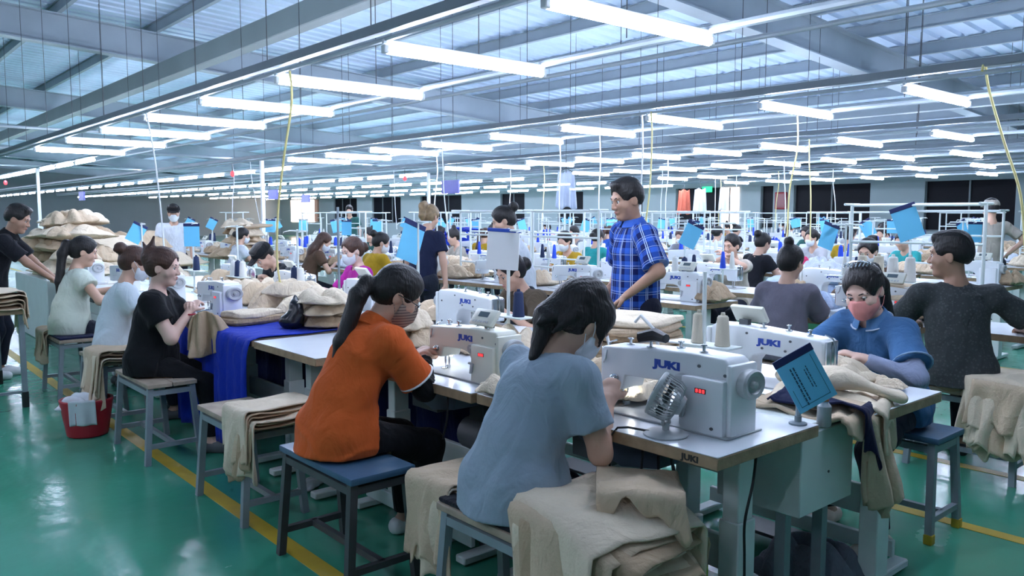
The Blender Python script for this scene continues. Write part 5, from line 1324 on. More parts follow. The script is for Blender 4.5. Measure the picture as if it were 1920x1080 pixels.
# ---------------------------------------------------------------- stands, cones and cards of the nearest line
stand((2.50, 1.41, .76), QA, 'short grey post holding the large blue card at the front', H=.26, plate=False, arm=False, m=M_GSTEEL)
c = card((2.455, 1.415, 1.005), (0, -.52, -.712), 'large cyan work card with navy strip at the front right', .93)
lt_ = MB()
def mark(x0, x1, z, h): lt_.box((x0, -.0021, z - h / 2), (x1, -.0014, z + h / 2))
rs = random.Random(5)
mk = MB()
for (xx, z0, z1, hgt) in ((-.032, -.045, -.185, .0050), (-.020, -.045, -.180, .0050), (.022, -.060, -.150, .0032), (.012, -.070, -.135, .0032)):
    z = z0
    while z > z1:
        w_ = rs.uniform(.004, .016); mk.box((xx - hgt / 2, -.0024, z - w_), (xx + hgt / 2, -.0014, z)); z -= w_ + .003
mk.obj('print', mat('card_print', (.02, .07, .14), rough=.6, var=.02), c, smooth=0)
bd = MB()
for (x0, x1, z0, z1) in ((.055, .0565, -.19, -.03), (-.06, .0565, -.192, -.190), (-.06, -.0585, -.192, -.12)): bd.box((x0, -.0022, z0), (x1, -.0014, z1))
bd.obj('border_line', MATS['card_print'], c, smooth=0)
lt2 = empty('oil_bottle', (2.60, 1.37, .745), 0, 'small bottle with orange cap beside the front card post', 'bottle')
MB().lathe([(.022, 0), (.024, .004), (.024, .07), (.012, .085), (.012, .09)], 16).obj('bottle_body', mat('clear_grey_bottle', (.35, .36, .36), rough=.2, var=.05), lt2)
MB().lathe([(.014, .088), (.015, .09), (.010, .125), (.004, .128)], 14).obj('cap', mat('orange_cap', (.62, .13, .04), rough=.4), lt2)
GC = 'thread cones of the nearest line'
stand((2.72, 1.96, .74), QA, 'thread stand with cream cones behind the front machine', H=.5, arm=False)
cone_at((2.72, 1.985, .948), M_CONEC, 'cream thread cone on the left behind the front machine', GC, .95); cone_at((2.72, 1.87, .948), M_CONEC, 'cream thread cone on the right behind the front machine', GC, .95)
stand((2.72, 3.18, .74), QA, 'white thread stand with a hanging white board and a navy cone', H=.66)
cone_at((2.72, 3.10, .948), M_CONEN, 'navy thread cone above the head of the woman in light blue', GC, 1.0)
wbd = empty('white_board', (2.70, 3.19, 1.385), 0, 'white plastic board hanging from the stand with the navy cone', 'board', None); wbd.rotation_euler = (0, .06, -.9)
link('panel', bevel_mesh(MB().box((-.085, -.004, -.20), (.085, .004, 0)), 'panel', .003, 1), M_WHITE, wbd); MB().box((-.087, -.006, -.006), (.087, .006, .012), .002).obj('top_strip', M_JUKI, wbd)
stand((2.58, 3.80, .74), QA, 'white pole with a blue card left of the cream machine', H=.70, plate=False)
card((2.565, 3.795, 1.42), (0, .35, .15), 'blue work card turned edgewise on the white pole left of the cream machine', 1.05)
stand((2.74, 5.0, .74), QA, 'thin grey pole standing behind the blue cloth', H=.78, plate=False, arm=False, m=M_GSTEEL)
stand((2.72, 5.58, .74), QA, 'thread stand with navy and white cones beside the woman in magenta', H=.62)
cone_at((2.72, 5.64, .948), M_CONEN, 'navy thread cone beside the woman in magenta', GC); cone_at((2.72, 5.54, .948), M_CONEW, 'white thread cone beside the woman in magenta', GC)
stand((2.72, 7.75, .74), QA, 'white pole with a square blue card left of the man in black cap', H=.66)
card((2.70, 7.72, 1.38), (0, 0, -.75), 'square blue work card on the pole behind the woman in black tee', 1.0)
cone_at((2.72, 7.68, .948), M_CONEN, 'navy thread cone beside the square blue card', GC)
stand((2.72, 9.3, .74), QA, 'thread stand behind the woman in cream blouse', H=.64)
card((2.72, 9.32, 1.36), (0, .5, -.4), 'tilted blue work card above the woman in cream blouse', 1.0)
stand((2.72, 6.7, .74), QA, 'thread stand with cones behind the woman in white tee', H=.64)
for i, (dy, m_) in enumerate(((-.1, M_CONEW), (0, M_CONEN), (.1, M_CONEW))): cone_at((2.72, 6.7 + dy, .948), m_, ['white thread cone nearest behind the woman in white tee', 'navy thread cone behind the woman in white tee', 'far white thread cone behind the woman in white tee'][i], GC)
# black plastic bag and dark reel on the blue cloth
V, F = sdf_mesh('bag', [ell((0, 0, .05), (.07, .08, .055), None, .03), ell((.02, -.03, .12), (.045, .05, .06), None, .04), cone((.02, -.02, .15), (.03, 0, .20), .03, .012, .03)], (), .007, None, (), lambda x, y, z: .006 * waves(5, 5, (40, 90))(x, y, z))
o = link('plastic_bag', fast_mesh('plastic_bag', V, F), mat('black_bag_plastic', (.008, .009, .014), rough=.25, var=.1)); o.location = (2.20, 4.62, .768)
tag(o, 'black plastic bag on the blue cloth by the folded pile', 'bag')
V, F = sdf_mesh('roll', [cone((-.12, 0, .07), (.12, 0, .07), .065, .065, .01, f0=True, f1=True)], (), .008)
rl = empty('fabric_roll', (2.46, 5.0, .765), 1.2, 'navy fabric roll tied with a white band on the blue cloth', 'fabric roll'); link('roll', fast_mesh('roll', V, F), M_NAVY, rl)
MB().lathe([(.066, -.02), (.069, -.02), (.069, .02), (.066, .02)], 20, Tr(.02, 0, .07) @ Ry(PI / 2)).obj('band', M_WHITE, rl)
# ---------------------------------------------------------------- floor things
V, F = sdf_mesh('basket', [cone((0, 0, 0), (0, 0, .25), .125, .165, .01, f0=True, f1=True)], (('sub', cone((0, 0, .03), (0, 0, .30), .112, .155, 0), .006),), .01)
bk = empty('red_basket', (1.33, 5.90, 0), .3, 'red basket with white plastic inside on the green floor', 'basket'); link('shell', fast_mesh('shell', V, F), M_RED, bk)
o = link('plastic_liner', LUMPS[3], mat('white_film', (.70, .74, .78), rough=.3, var=.08), bk, (0, 0, .16)); o.scale = (.30, .38, .40)
o = link('plastic_liner', sheet_mesh(np.stack(np.meshgrid(np.linspace(-.08, .08, 14), np.linspace(0, .17, 12), indexing='ij') + [np.zeros((14, 12))], -1)[..., [0, 2, 1]] * [1, 1, -1] + np.stack([np.zeros((14, 12)), .012 * np.sin(np.linspace(0, 9, 14))[:, None] * np.linspace(.3, 1, 12)[None, :] + np.linspace(0, .022, 12)[None, :], np.zeros((14, 12))], -1), .003, 'plastic_flap'), MATS['white_film'], bk, (-.105, -.125, .262), (0, 0, -.7))
def floor_cloth(loc, size, label, m, me): garment(loc, size, random.uniform(0, 6), label, None, m, me)
floor_cloth((2.98, 1.62, .0), (.40, .42, .55), 'grey cloth heaped on the floor under the front table', fabric('grey_blue_rag', (.16, .18, .22)), LUMPS[3])
floor_cloth((1.98, 3.95, .0), (.26, .14, .16), 'white rag on the green floor under the wooden stool', mat('white_rag', (.6, .63, .66), rough=.8), LUMPS[5])
bn = empty('dark_bin', (2.12, 1.48, 0), 0, 'dark round bin under the front table', 'bin')
link('shell', MB().lathe([(.05, 0), (.062, .01), (.070, .20), (.072, .21), (.064, .21), (.056, .03), (.001, .03)], 20).mesh('shell'), M_DGREY, bn)
bt = empty('green_bottle', (2.38, 1.72, .13), 0, 'lime green bottle standing under the front table', 'bottle')
MB().lathe([(.03, 0), (.038, .01), (.038, .15), (.016, .20), (.014, .23)], 16).obj('bottle_body', mat('lime_bottle', (.30, .55, .05), rough=.2, var=.1), bt); MB().lathe([(.016, .23), (.016, .255), (.001, .256)], 12).obj('cap', M_WHITE, bt)
tr = tag(MB().box((2.10, 1.5, .105), (2.50, 2.4, .13), .004).obj('lower_tray', M_WPAINT), 'white metal tray low between the legs of the front table', 'tray')
floor_cloth((2.30, 2.15, .13), (.30, .30, .5), 'red cloth bundle on the tray under the front table', fabric('dark_red_cloth', (.18, .012, .03)), LUMPS[1])
floor_cloth((2.30, 1.92, .13), (.24, .2, .35), 'dark cloth bundle on the tray under the front table', M_NAVY, LUMPS[6])
for i, P_ in enumerate(([(2.30, 1.44, .70), (2.22, 1.40, .62), (2.18, 1.40, .50), (2.20, 1.41, .36), (2.22, 1.42, .1)], [(2.10, 1.75, .68), (2.06, 1.72, .5), (2.12, 1.66, .36), (2.20, 1.66, .45), (2.16, 1.68, .66)], [(2.12, 1.70, .66), (2.08, 1.66, .4), (2.06, 1.62, .2), (2.10, 1.6, .02)], [(2.16, 1.68, .66), (2.18, 1.64, .42), (2.22, 1.6, .3), (2.26, 1.66, .24)], [(2.05, 2.80, .72), (2.03, 2.78, .6), (2.02, 2.80, .5)])):
    pts = [Vector(p_) for p_ in P_]; C = []
    for k in range(len(pts) - 1):
        p0, p1, p2, p3 = pts[max(k - 1, 0)], pts[k], pts[k + 1], pts[min(k + 2, len(pts) - 1)]
        for t in np.linspace(0, 1, 6, endpoint=False): C.append(.5 * ((2 * p1) + (p2 - p0) * t + (2 * p0 - 5 * p1 + 4 * p2 - p3) * t ** 2 + (3 * p1 - p0 - 3 * p2 + p3) * t ** 3))
    C.append(pts[-1])
    tag(MB().tube(C, .0045, 6).obj('cable', M_CABLE), ['black cable bowing out past the white leg of the front table', 'black cable looped under the front table', 'black cable hanging to the floor under the front table', 'short black cable curling to the tray under the front table', 'black cable hanging under the table of the woman in orange'][i], 'cable', 'black cables under the tables')
# white bent thread tube behind the front machine
for i, (x, y, z) in enumerate(((2.55, 2.30, .77), (2.62, 2.10, .80))):
    tag(MB().tube([(x, y, z - .03), (x, y, z + .10), (x - .01, y + .03, z + .20), (x - .02, y + .09, z + .25), (x - .02, y + .12, z + .22)], .007, 8).obj('air_hose', M_CABLEW), ['white bent air hose behind the front machine', 'white air hose beside the cream cones'][i], 'hose', 'air hoses')
tag(MB().tube([(2.2, 1.86, 1.035), (2.22, 1.80, 1.05), (2.2, 1.74, 1.045)], [.02, .024, .016], 8).obj('rag', M_BLACK), 'black cloth strip lying on top of the front machine', 'cloth')

# ---------------------------------------------------------------- dark things under the tables
def curtain(x, y0, y1, z0, z1, m, label, seed):
    n, k = 90, 10; y = np.linspace(y0, y1, n)[:, None]; z = np.linspace(z1, z0, k)[None, :]; f = np.sin((y - y0) * 24 + seed) + .5 * np.sin((y - y0) * 47)
    P_ = np.stack([x + .018 * f * np.linspace(.3, 1, k)[None, :], y + 0 * z, z + 0 * y], -1)
    return tag(link('curtain', sheet_mesh(P_, .004, 'curtain'), m), label, 'curtain')
curtain(2.60, 3.35, 6.9, .05, .716, fabric('dark_blue_curtain', (.008, .014, .07)), 'dark blue curtain hung under the shelf behind the plain white table', 1)
def crate(loc, size, rz, label, m):
    r = empty('plastic_crate', loc, rz, label, 'crate', 'crates under the tables'); a, b, h = size
    mb = MB().box((-a / 2, -b / 2, 0), (a / 2, b / 2, .015))
    for q in (-1, 1): mb.box((q * a / 2 - .008, -b / 2, .015), (q * a / 2 + .008, b / 2, h)); mb.box((-a / 2 + .008, q * b / 2 - .008, .015), (a / 2 - .008, q * b / 2 + .008, h))
    mb.obj('shell', m, r, smooth=0); MB().box((-a / 2 - .014, -b / 2 - .014, h - .02), (a / 2 + .014, -b / 2 + .0, h), .003).box((-a / 2 - .014, b / 2, h - .02), (a / 2 + .014, b / 2 + .014, h), .003).obj('rim', m, r, smooth=0)
crate((2.36, 2.55, .0), (.34, .42, .26), .05, 'dark crate between the two front tables', M_DGREY)
crate((2.40, 3.12, .0), (.34, .46, .24), -.06, 'dark crate under the table of the woman in orange', M_BLACK)
garment((2.40, 3.12, .10), (.38, .40, .60), 1.0, 'dark cloth bundle in the crate under the orange sewer table', None, M_NAVY, LUMPS[0])
garment((2.36, 2.55, .10), (.34, .36, .55), .4, 'dark red cloth in the crate between the two front tables', None, MATS['dark_red_cloth'], LUMPS[4])
mo = empty('clutch_motor', (2.28, 2.86, .46), 0, 'dark clutch motor hanging under the table of the woman in orange', 'motor')
MB().lathe([(.02, -.09), (.075, -.085), (.08, -.02), (.08, .06), (.06, .085), (.001, .09)], 20, Rx(PI / 2)).obj('housing', M_DGREY, mo); MB().box((-.03, -.05, .05), (.03, .05, .26), .004).obj('bracket', M_DSTEEL, mo)
# ---------------------------------------------------------------- the other lines of machines
def px_of(x, y, z):
    """where a point falls in the frame, to leave out what the photograph cannot show"""
    d = Vector((x, y, z - 1.47)); f = Vector((math.cos(YAW), math.sin(YAW), 0)); r = Vector((math.sin(YAW), -math.cos(YAW), 0)); w = d.dot(f)
    return (960 + 1520 * d.dot(r) / w) if w > .2 else -9999
LINES = [('second', 5.20, 6.95), ('third', 8.75, 10.45), ('fourth', 12.2, 13.9), ('fifth', 15.6, 17.3), ('sixth', 19.0, 20.7)]
rf = random.Random(11)
M_CLOTHS = {'beige': FL, 'blue': [M_BLUEC, fabric('bright_blue_cloth', (.02, .07, .62))], 'white': [fabric('white_cloth', (.66, .70, .78)), fabric('pale_blue_cloth', (.50, .60, .78))], 'teal': [fabric('teal_cloth', (.02, .32, .34))], 'pink': [fabric('pink_cloth', (.70, .06, .16))]}
FRAME_ME = {}
def rack(loc, rz, label, W=.9, H=1.52, D=.25):
    """white tube frame standing at a table, with cross rails for thread and cards"""
    r = empty('tube_rack', loc, rz, label, 'rack', 'white tube racks over the machines')
    if W not in FRAME_ME:
        FRAME_ME[W] = (MB().tube([(0, 0, .0), (0, 0, H)], .013, 7).mesh('post'), MB().tube([(-W / 2, 0, 0), (W / 2, 0, 0)], .010, 7).mesh('rail'), MB().tube([(-W / 2, -D / 2, 0), (-W / 2, D / 2, 0)], .010, 7).tube([(W / 2, -D / 2, 0), (W / 2, D / 2, 0)], .010, 7).tube([(-W / 2, D / 2, 0), (W / 2, D / 2, 0)], .008, 7).mesh('top_frame'))
    a, b, c = FRAME_ME[W]
    link('post', a, M_WPAINT, r, (-W / 2, 0, 0)); link('post', a, M_WPAINT, r, (W / 2, 0, 0))
    for h in (.95, 1.25, H - .02): link('rail', b, M_WPAINT, r, (0, 0, h))
    link('top_frame', c, M_WPAINT, r, (0, 0, H - .01))
    return r
def far_station(line, n, x, y, rz, side):
    base = 'of the %s line' % line; nth = '%s place from right, %s side of %s line' % (ORD[n], side, line)
    table((x, y, 0), rz, 'white sewing table at the ' + nth, L=1.14, group='sewing tables %s' % base, full=False, edge=M_PLY)
    back = Vector((0, 1, 0)); back.rotate(Matrix.Rotation(rz, 3, 'Z')); rgt = Vector((1, 0, 0)); rgt.rotate(Matrix.Rotation(rz, 3, 'Z'))
    o = Vector((x, y, 0)) + back * .26 - rgt * .02
    m = machine((o.x, o.y, .76), rz, 'white sewing machine at the ' + nth, 'sewing machines %s' % base, full=(line == 'second'), panel=rf.random() < .5, text=(line == 'second' and rz < 0), back_text=(line == 'second' and rz > 0), mbody=M_WHITE)
    q = Vector((x, y, 0)) + back * .52 + rgt * rf.uniform(-.1, .1)
    has = rf.random() < .85
    if has:
        stand((q.x, q.y, .76), rz, 'white thread stand at the ' + nth, H=.64, group='thread stands %s' % base)
        for s_ in (-.1, 0, .1):
            if rf.random() < .75:
                p_ = q + rgt * s_; cone_at((p_.x, p_.y, .968), rf.choice([M_CONEW, M_CONEB, M_CONEB, M_CONEW, M_CONEN]), '%s thread cone at the %s' % ({-.1: 'left', 0: 'middle', .1: 'right'}[s_], nth), 'thread cones %s' % base, 1.0, CONES_ME if rf.random() < .6 else CONE_ME)
    if has and rf.random() < .5:
        e = q + rgt * .12
        card((e.x, e.y, 1.388), (0, rf.uniform(-.6, .6), rf.uniform(-1.2, -.2)), 'blue work card at the ' + nth, 1.0, 'blue work cards %s' % base)
    if rf.random() < .36:
        e = Vector((x, y, 0)) + back * .3
        rack((e.x, e.y, 0), rz, 'white tube rack at the ' + nth)
    kind = rf.choice(['beige', 'beige', 'blue', 'white', 'white'] if line != 'second' else ['beige', 'beige', 'white'])
    if y > 11 and line in ('second', 'third'): kind = 'beige'
    for k in range(2 if line == 'second' else 1):
        e = Vector((x, y, 0)) + back * rf.uniform(.2, .45) + rgt * rf.choice([-.36, -.42, .5])
        garment((e.x, e.y, .762), (.40, .40, .45), rf.uniform(0, 6), '%s%s garment at the %s' % (['', 'other '][k], {'beige': 'beige', 'blue': 'royal blue', 'white': 'white'}[kind], nth), 'garments %s' % base, rf.choice(M_CLOTHS[kind]), rf.choice(LUMPS))
for line, xa, xb in LINES:
    for x, rz, side, off in ((xa, QA, 'near', 0), (xb, QB, 'far', .1)):
        kk = 0
        for k in range(14):
            y = 3.2 + off + 1.2 * k if line == 'second' else 2.2 + off + 1.2 * k
            if line == 'second' and side == 'near' and k < 1: y = 2.72
            if not (-80 < px_of(x, y, .9) < 2010) or y > 17 + x * .1: continue
            far_station(line, kk, x, y, rz, side); kk += 1
# second line, the two places beside the right edge
table((5.32, 1.62, 0), QA, 'white sewing table at the right edge before the man in dark tee', L=1.0, full=False)
machine((5.62, 1.42, .76), QA, 'white machine with a grey panel at the right edge of the frame', panel=True, full=True)
# ---------------------------------------------------------------- seated and standing workers farther off
TOPS = {n: fabric('worker_top_' + n, c) for n, c in dict(mustard=(.42, .26, .02), brown=(.10, .06, .04), black=(.014, .015, .02), white=(.62, .66, .72), navy=(.015, .025, .08), teal=(.03, .30, .30), grey=(.20, .21, .23), pink=(.55, .10, .25), khaki=(.36, .33, .28), blue=(.03, .10, .45), green=(.03, .10, .09), cream=(.58, .52, .44), striped=(.4, .4, .42)).items()}
def W(label, loc, yaw, top, hair, hairm=M_HAIRB, mask=None, res=1, **kw):
    return person(label, loc, yaw, top=TOPS[top], hair=hair, hairm=hairm, mask=mask, res=res, seed=rf.randint(0, 999), group='workers farther off', fit=1.6, **kw)
stool_far = [(5.0, 8.4), (5.0, 10.0), (7.35, 4.9), (7.35, 3.42), (5.0, 7.45)]
for i, (x, y) in enumerate(stool_far): stool((x, y, 0), PI / 2, ['stool under the woman in mustard', 'stool under the woman with long brown hair', 'stool under the woman resting her chin', 'stool under the masked woman beside the blue card', 'stool under the dark-haired woman beside navy tee'][i], L=.5)
W('woman in mustard top and mask, seen from behind', (5.0, 8.4), .1, 'mustard', 'bun', mask=M_MASKW, res=2, head=(.3, -.5, 0))
W('woman with long brown hair bent forward', (5.0, 10.0), -.2, 'brown', 'long', M_HAIRR, mask=M_MASKW, res=1, head=(.5, -.4, 0), lean=.35)
W('woman resting her chin on her folded hands', (7.32, 4.88), PI + .15, 'cream', 'lowbun', res=2, head=(.12, -.1, 0), lean=.2, hands=((.30, .02, 1.06), (.32, .0, 1.03)), poles=((0, 1, -.6), (0, -1, -.5)), sleeve=.6)
W('masked woman in brown beside the large hanging blue card', (7.32, 3.42), PI, 'brown', 'bun', mask=M_MASKW, res=2, head=(.25, .1, 0), sleeve=1.5)
W('dark-haired woman in black, half hidden by the navy tee', (5.0, 7.55), 0, 'black', 'lowbun', res=1, head=(.3, 0, 0))
M_KH = TOPS['khaki']
p = person('person in khaki cap and vest standing with hands on hips', (11.4, 3.85), .75, seat=None, H=1.66, male=True, lean=.02, head=(.05, 0, 0), hands=((.02, .24, .98), (.02, -.24, .98)), poles=((-.4, 1, 0), (-.4, -1, 0)), top=M_KH, sleeve=.7, hair='short', skin=M_SKIN, res=1, seed=71, group='workers farther off'); cap_hat(p, M_KH, True)
p = W('man in dark striped shirt standing in the background', (10.2, 18.0), -2.2, 'green', 'short', male=True, seat=None, H=1.7, lean=.1, head=(.3, 0, 0))
p = W('person in white with a dark cap and mask among the beige heaps', (4.15, 12.6), -1.9, 'white', 'short', mask=M_MASKW, male=True, seat=None, H=1.62, lean=.1, head=(.2, 0, 0)); cap_hat(p, M_BLACKC)
W('woman in striped top just behind the man in plaid', (8.0, 6.9), PI + .3, 'striped', 'bun', res=1, head=(.2, .3, 0))
# people at the farther lines, copied from a few seated figures
proto = [person('x', (0, -50 - i), 0, top=TOPS[t], hair=h, hairm=hm, mask=mk_, res=0, seed=80 + i, lean=l_, head=(hd_, 0, 0), fit=1.5, face=True) for i, (t, h, hm, mk_, l_, hd_) in enumerate((('black', 'bun', M_HAIRB, None, .25, .35), ('teal', 'lowbun', M_HAIRB, M_MASKW, .2, .2), ('mustard', 'pony', M_HAIRR, M_MASKW, .3, .4), ('white', 'short', M_HAIRB, M_MASKW, .25, .3), ('blue', 'topbun', M_HAIRB, None, .2, .3)))]
used = [False] * 5
spots = [('third', 8.4, 5.4, 0), ('third', 8.4, 8.0, 0), ('third', 8.4, 10.6, 0), ('third', 8.4, 11.9, 0), ('third', 8.4, 14.0, 0), ('third', 10.85, 4.6, 1), ('third', 10.85, 5.9, 1), ('third', 10.85, 8.2, 1), ('third', 10.85, 10.6, 1), ('third', 10.85, 13.0, 1),
         ('fourth', 11.85, 6.0, 0), ('fourth', 11.85, 8.4, 0), ('fourth', 11.85, 11.0, 0), ('fourth', 11.85, 14.4, 0), ('fourth', 14.3, 6.5, 1), ('fourth', 14.3, 7.9, 1), ('fourth', 14.3, 10.1, 1), ('fourth', 14.3, 12.6, 1), ('fourth', 14.3, 15, 1),
         ('fifth', 15.2, 7.6, 0), ('fifth', 15.2, 10.3, 0), ('fifth', 15.2, 14.0, 0), ('fifth', 17.7, 8.0, 1), ('fifth', 17.7, 9.4, 1), ('fifth', 17.7, 12.0, 1), ('sixth', 21.1, 9.6, 1), ('sixth', 21.1, 12.5, 1), ('sixth', 18.6, 11.0, 0), ('second', 7.32, 7.3, 1), ('second', 7.32, 9.6, 1), ('second', 7.32, 12.0, 1), ('second', 4.9, 12.2, 0)]
tn = list(TOPS); cnt = {}
for i, (line, x, y, sd_) in enumerate(spots):
    k = i % 5; r = proto[k]['root'] if not used[k] else copy_tree(proto[k]['root']); used[k] = True
    t = rf.choice(tn)
    for ch in r.children:
        if ch.name.startswith('shirt') and i >= 5:
            ch.material_slots[0].link = 'OBJECT'; ch.material_slots[0].material = TOPS[t]
    col = ['black', 'teal', 'mustard', 'white', 'blue'][k] if i < 5 else t
    place(r, (x, y, 0), (PI if sd_ else 0) + rf.uniform(-.3, .3), 'seated worker in %s top, %s on the %s side of the %s line' % (col, ORD[cnt.setdefault((line, sd_), 0)], 'far' if sd_ else 'near', line), 'seated workers at the farther lines')
    r['category'] = 'person'; cnt[line, sd_] += 1
    stool((x, y, 0), PI / 2, 'stool under the worker in %s top, %s on the %s side of the %s line' % (col, ORD[cnt[line, sd_] - 1], 'far' if sd_ else 'near', line), L=.45, group='stools at the farther lines')
# ---------------------------------------------------------------- heaps
heap(3.6, 13.6, .0, 2.2, 3.4, 30, 1.32, '%s beige garment from the bottom of the tall heap at the left', 'garments in the tall left heap', FL, (1.0, .8, .3), 3, LUMPS)
tag(MB().box((1.95, 10.2, .0), (2.75, 12.0, .74), .01).obj('cutting_bench', M_WPAINT), 'white bench carrying the heap behind the woman in cream blouse', 'bench')
heap(2.35, 11.1, .742, 1.0, 1.9, 26, .66, '%s beige garment from the bottom of the heap behind the cream blouse', 'garments heaped behind the cream blouse', FL, (.68, .5, .19), 4, LUMPS)
heap(5.3, 12.8, .76, .8, 1.6, 14, .6, '%s beige garment from the bottom, heap right of the capped worker', 'garments heaped right of the capped worker', FL, (.55, .4, .16), 5)
heap(9.2, 12.4, .76, .9, 2.4, 16, .62, '%s royal blue garment from the bottom, heap behind the navy tee', 'royal blue garments in the far heap', M_CLOTHS['blue'], (.55, .45, .17), 6)
heap(8.2, 4.55, .5, .8, 1.1, 12, .62, '%s white garment from the bottom, heap behind the top bun', 'white garments in the middle heap', M_CLOTHS['white'], (.5, .4, .15), 7)
heap(9.05, 5.2, .76, .4, .4, 2, .2, '%s bright pink garment from below, on a far table', 'pink garments', M_CLOTHS['pink'], (.3, .3, .12), 8)
heap(5.6, 2.35, .76, .45, .5, 5, .3, '%s beige garment from the bottom, left of the man in dark tee', 'garments beside the man in dark tee', FL, (.42, .34, .13), 9)
for x_, y_, wx, wy, h_ in ((8.2, 4.55, .9, 1.2, .5),):
    tag(MB().box((x_ - wx / 2, y_ - wy / 2, 0), (x_ + wx / 2, y_ + wy / 2, h_), .02).obj('crate', mat('green_crate', (.03, .18, .08), rough=.5)), 'green crate under the white heap', 'crate')
# ---------------------------------------------------------------- hanging cables and signs
def hang(pts, m, label, r=.008):
    pts = [Vector(p_) for p_ in pts]; C = []
    for k in range(len(pts) - 1):
        p0, p1, p2, p3 = pts[max(k - 1, 0)], pts[k], pts[k + 1], pts[min(k + 2, len(pts) - 1)]
        for t in np.linspace(0, 1, 6, endpoint=False): C.append(.5 * ((2 * p1) + (p2 - p0) * t + (2 * p0 - 5 * p1 + 4 * p2 - p3) * t ** 2 + (3 * p1 - p0 - 3 * p2 + p3) * t ** 3))
    C.append(pts[-1]); tag(MB().tube(C, r, 7).obj('power_cable', m), label, 'cable', 'power cables hanging from the rails')
hang([(2.42, 5.02, 2.42), (2.43, 5.02, 2.2), (2.46, 5.22, 1.85), (2.50, 5.42, 1.48), (2.56, 5.58, 1.1), (2.62, 5.6, .8)], M_CABLEY, 'pale yellow cable hanging from the fourth tube to the blue cloth table')
hang([(2.42, 8.0, 2.42), (2.45, 7.9, 2.0), (2.55, 8.1, 1.5), (2.6, 8.2, 1.1)], M_CABLEW, 'white cable hanging behind the woman in cream blouse')
hang([(5.98, 4.95, 2.42), (6.0, 4.95, 2.2), (5.99, 4.96, 1.7), (5.95, 5.0, 1.2), (5.9, 5.0, .8)], M_CABLEY, 'yellow cable hanging right of the man in plaid')
hang([(5.96, 2.12, 2.42), (6.0, 2.12, 2.48), (6.04, 2.1, 2.3), (6.0, 1.98, 1.95), (5.98, 1.86, 1.6), (5.95, 1.8, 1.2)], M_CABLEY, 'yellow cable hanging at the right edge of the frame', .009)
for i in range(22):
    r = rf.randint(1, 4); x = ROW_X[r] + rf.choice([.02, 1.18]); y = rf.uniform(.36 * x + 1.2, 15)
    b = rf.uniform(-.5, .5)
    hang([(x, y, 2.42), (x + .02, y, 2.1), (x + b * .3, y + b * .3, 1.7), (x + b * .6, y + b * .5, 1.15)], rf.choice([M_CABLEW, M_CABLEW, M_CABLEW, M_CABLEY]), '%s thin cable hanging from the rails of the farther lines' % ORD[i], .008)
# white risers that feed the lights
for i, (x, y) in enumerate(((3.58, 19.0), (6.0, 13.6), (10.63, 15.2))):
    r_ = empty('power_post', (x, y, .0), 0, ['white power post far left behind the tall heap', 'white power post above the man in black cap', 'white power post above the bleached ponytail'][i], 'post', 'white power posts')
    MB().box((-.03, -.03, 0), (.03, .03, LZ + .04), .004).obj('column', M_WHITE, r_); MB().box((-.05, -.04, 1.1), (.05, .04, 1.35), .006).obj('socket_box', M_WHITE, r_)
ex = empty('exit_sign', (25.97, 18.7, 2.42), 0, 'small green exit sign on the far wall', 'sign'); MB().box((-.03, -.22, -.11), (.03, .22, .11), .01).obj('case', mat('exit_green', (.02, .35, .18), emit=(.05, .8, .4), estr=.6), ex)
fb = empty('fire_box', (25.94, 15.55, 1.95), 0, 'dark red fire box on the pale pier of the far wall', 'fire box'); MB().box((-.06, -.22, -.3), (.06, .22, .3), .02).obj('case', M_RED, fb); MB().box((-.07, -.17, -.24), (-.06, .17, .24), .0).obj('door', mat('fire_box_door', (.22, .01, .02), rough=.3), fb)

# ---------------------------------------------------------------- things hanging in the background
def film(loc, W_, H_, rz, m, label, cat, seed, name='hanging_film', th=.004, fold=.03):
    n, k = 26, 20; u = np.linspace(-1, 1, n)[:, None]; v = np.linspace(0, 1, k)[None, :]
    P_ = np.stack([u * W_ / 2 * (.8 + .25 * v) + 0 * v, fold * np.sin(u * 9 + seed + v) * (.3 + .7 * v), -H_ * v + .02 * np.sin(u * 5 + seed)], -1)
    o = link(name, sheet_mesh(P_, th, name), m); o.location = loc; o.rotation_euler = (0, 0, rz)
    MB().tube([(0, 0, -.01), (0, 0, .34 if loc[0] > 9 else .54)], .004, 5).tube([(-W_ * .3, 0, .0), (0, 0, .06), (W_ * .3, 0, 0)], .004, 5).obj('hanger', M_DSTEEL, o)
    return tag(o, label, cat)
M_FILM = mat('clear_film', (.62, .70, .85), rough=.3, var=.1, alpha=.75)
film((8.3, 8.42, 2.08), .30, .52, -.6, M_FILM, 'clear plastic cover hanging left of the man in plaid', 'plastic cover', 1)
film((17.18, 13.08, 2.10), .34, .62, -.7, fabric('orange_shirt_cloth', (.60, .16, .10)), 'orange shirt hanging under the far lights', 'shirt', 2, 'hanging_shirt')
film((17.18, 12.58, 2.12), .34, .62, -.7, M_CLOTHS['white'][0], 'white shirt hanging beside the orange shirt', 'shirt', 3, 'hanging_shirt')
film((17.18, 11.88, 2.12), .22, .55, -.7, M_CLOTHS['white'][0], 'narrow white cloth hanging right of the exit sign', 'cloth', 4, 'hanging_cloth')
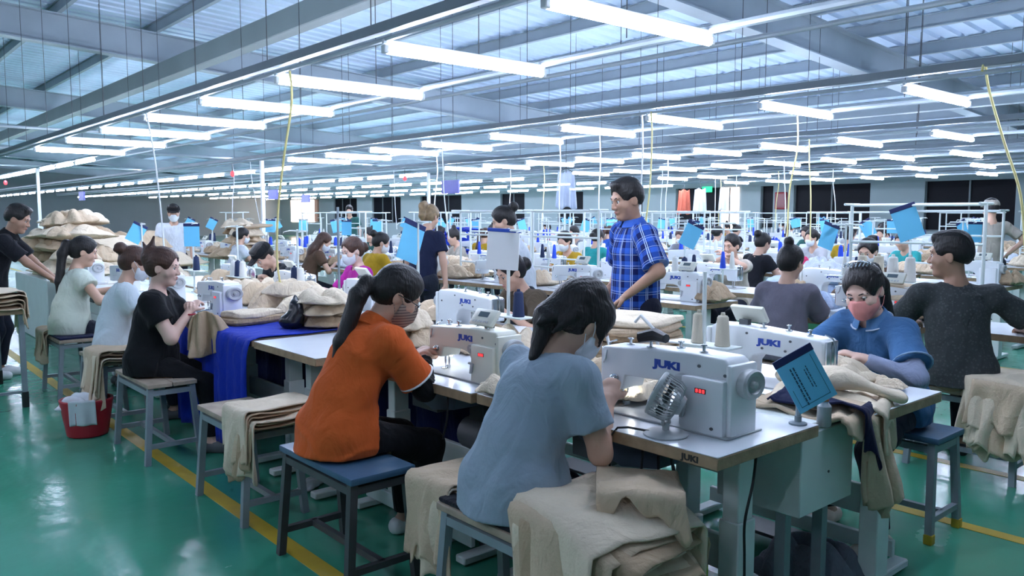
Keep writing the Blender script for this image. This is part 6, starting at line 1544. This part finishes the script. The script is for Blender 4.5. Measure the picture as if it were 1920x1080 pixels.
for i, (y0, y1) in enumerate(((17.30, 18.05), (50.8, 54.2))):
    lw = struct(MB().box((HX1 - .02, y0, .95), (HX1 + .06, y1, 2.46)).obj('window_%d' % (20 + i), mat('lit_doorway', (1, .8, .7), emit=(1.0, .72, .60), estr=4.5, var=0), smooth=0))
    MB().box((HX1 - .05, (y0 + y1) / 2 - .03, .95), (HX1 - .02, (y0 + y1) / 2 + .03, 2.46)).obj('window_frame', M_FRAME, lw, smooth=0)
for i, (x, y) in enumerate(((6.0, 14.9), (9.47, 14.4), (3.58, 22.6))):
    r_ = empty('red_lamp', (x, y, 2.16), 0, ['red lamp hanging above the man in black cap', 'red lamp hanging above the bleached ponytail', 'red lamp at the far left edge'][i], 'lamp', 'red call lamps'); V, F = sdf_mesh('globe', [ell((0, 0, .06), (.04, .04, .055), None, .01)], (), .012); link('globe', fast_mesh('globe', V, F), mat('red_lamp', (.7, .03, .04), emit=(1, .06, .08), estr=1.2), r_)
    MB().tube([(0, 0, .10), (0, 0, LZ - 2.12)], .006, 6).obj('stem', M_DSTEEL, r_)
for i, (x, y, z) in enumerate(((6.0, 26.0, 2.0), (9.47, 20.8, 2.0), (9.47, 12.8, 2.0), (12.62, 25.2, 2.0))):
    r_ = empty('line_sign', (x, y, z), PI / 2, ['violet line sign at the far left under the lights', 'violet line sign under the lights left of centre', 'violet line sign above the blue heap', 'violet line sign far off under the lights'][i], 'sign', 'violet line signs'); MB().box((-.28, -.02, -.13), (.28, .02, .13), .006).obj('board', mat('violet_sign', (.16, .16, .55), rough=.4), r_); MB().tube([(-.2, 0, .12), (-.2, 0, .45)], .004, 5).tube([(.2, 0, .12), (.2, 0, .45)], .004, 5).obj('hanger', M_DSTEEL, r_)
rack((6.45, 2.72, 0), QA, 'white tube rack holding the large hanging blue card', 1.0, 1.56)
card((6.40, 2.80, 1.53), (0, -.35, -.9), 'large blue card hanging above the masked woman at right', 1.25)
for i in range(4): cone_at((5.75 + .02 * (i % 2), 2.78 - .11 * i, 1.0), [M_CONEC, M_CONEC, M_CONEW, M_CONEW][i], ['leftmost', 'second', 'third', 'rightmost'][i] + ' cream cone above the head of the woman in denim', 'cones above the woman in denim', 1.35)
tag(MB().box((5.68, 2.38, .98), (5.86, 2.88, 1.0), .004).tube([(5.77, 2.63, .76), (5.77, 2.63, .985)], .012, 8).obj('spool_shelf', M_WPAINT), 'small white shelf of cones above the woman in denim', 'shelf')
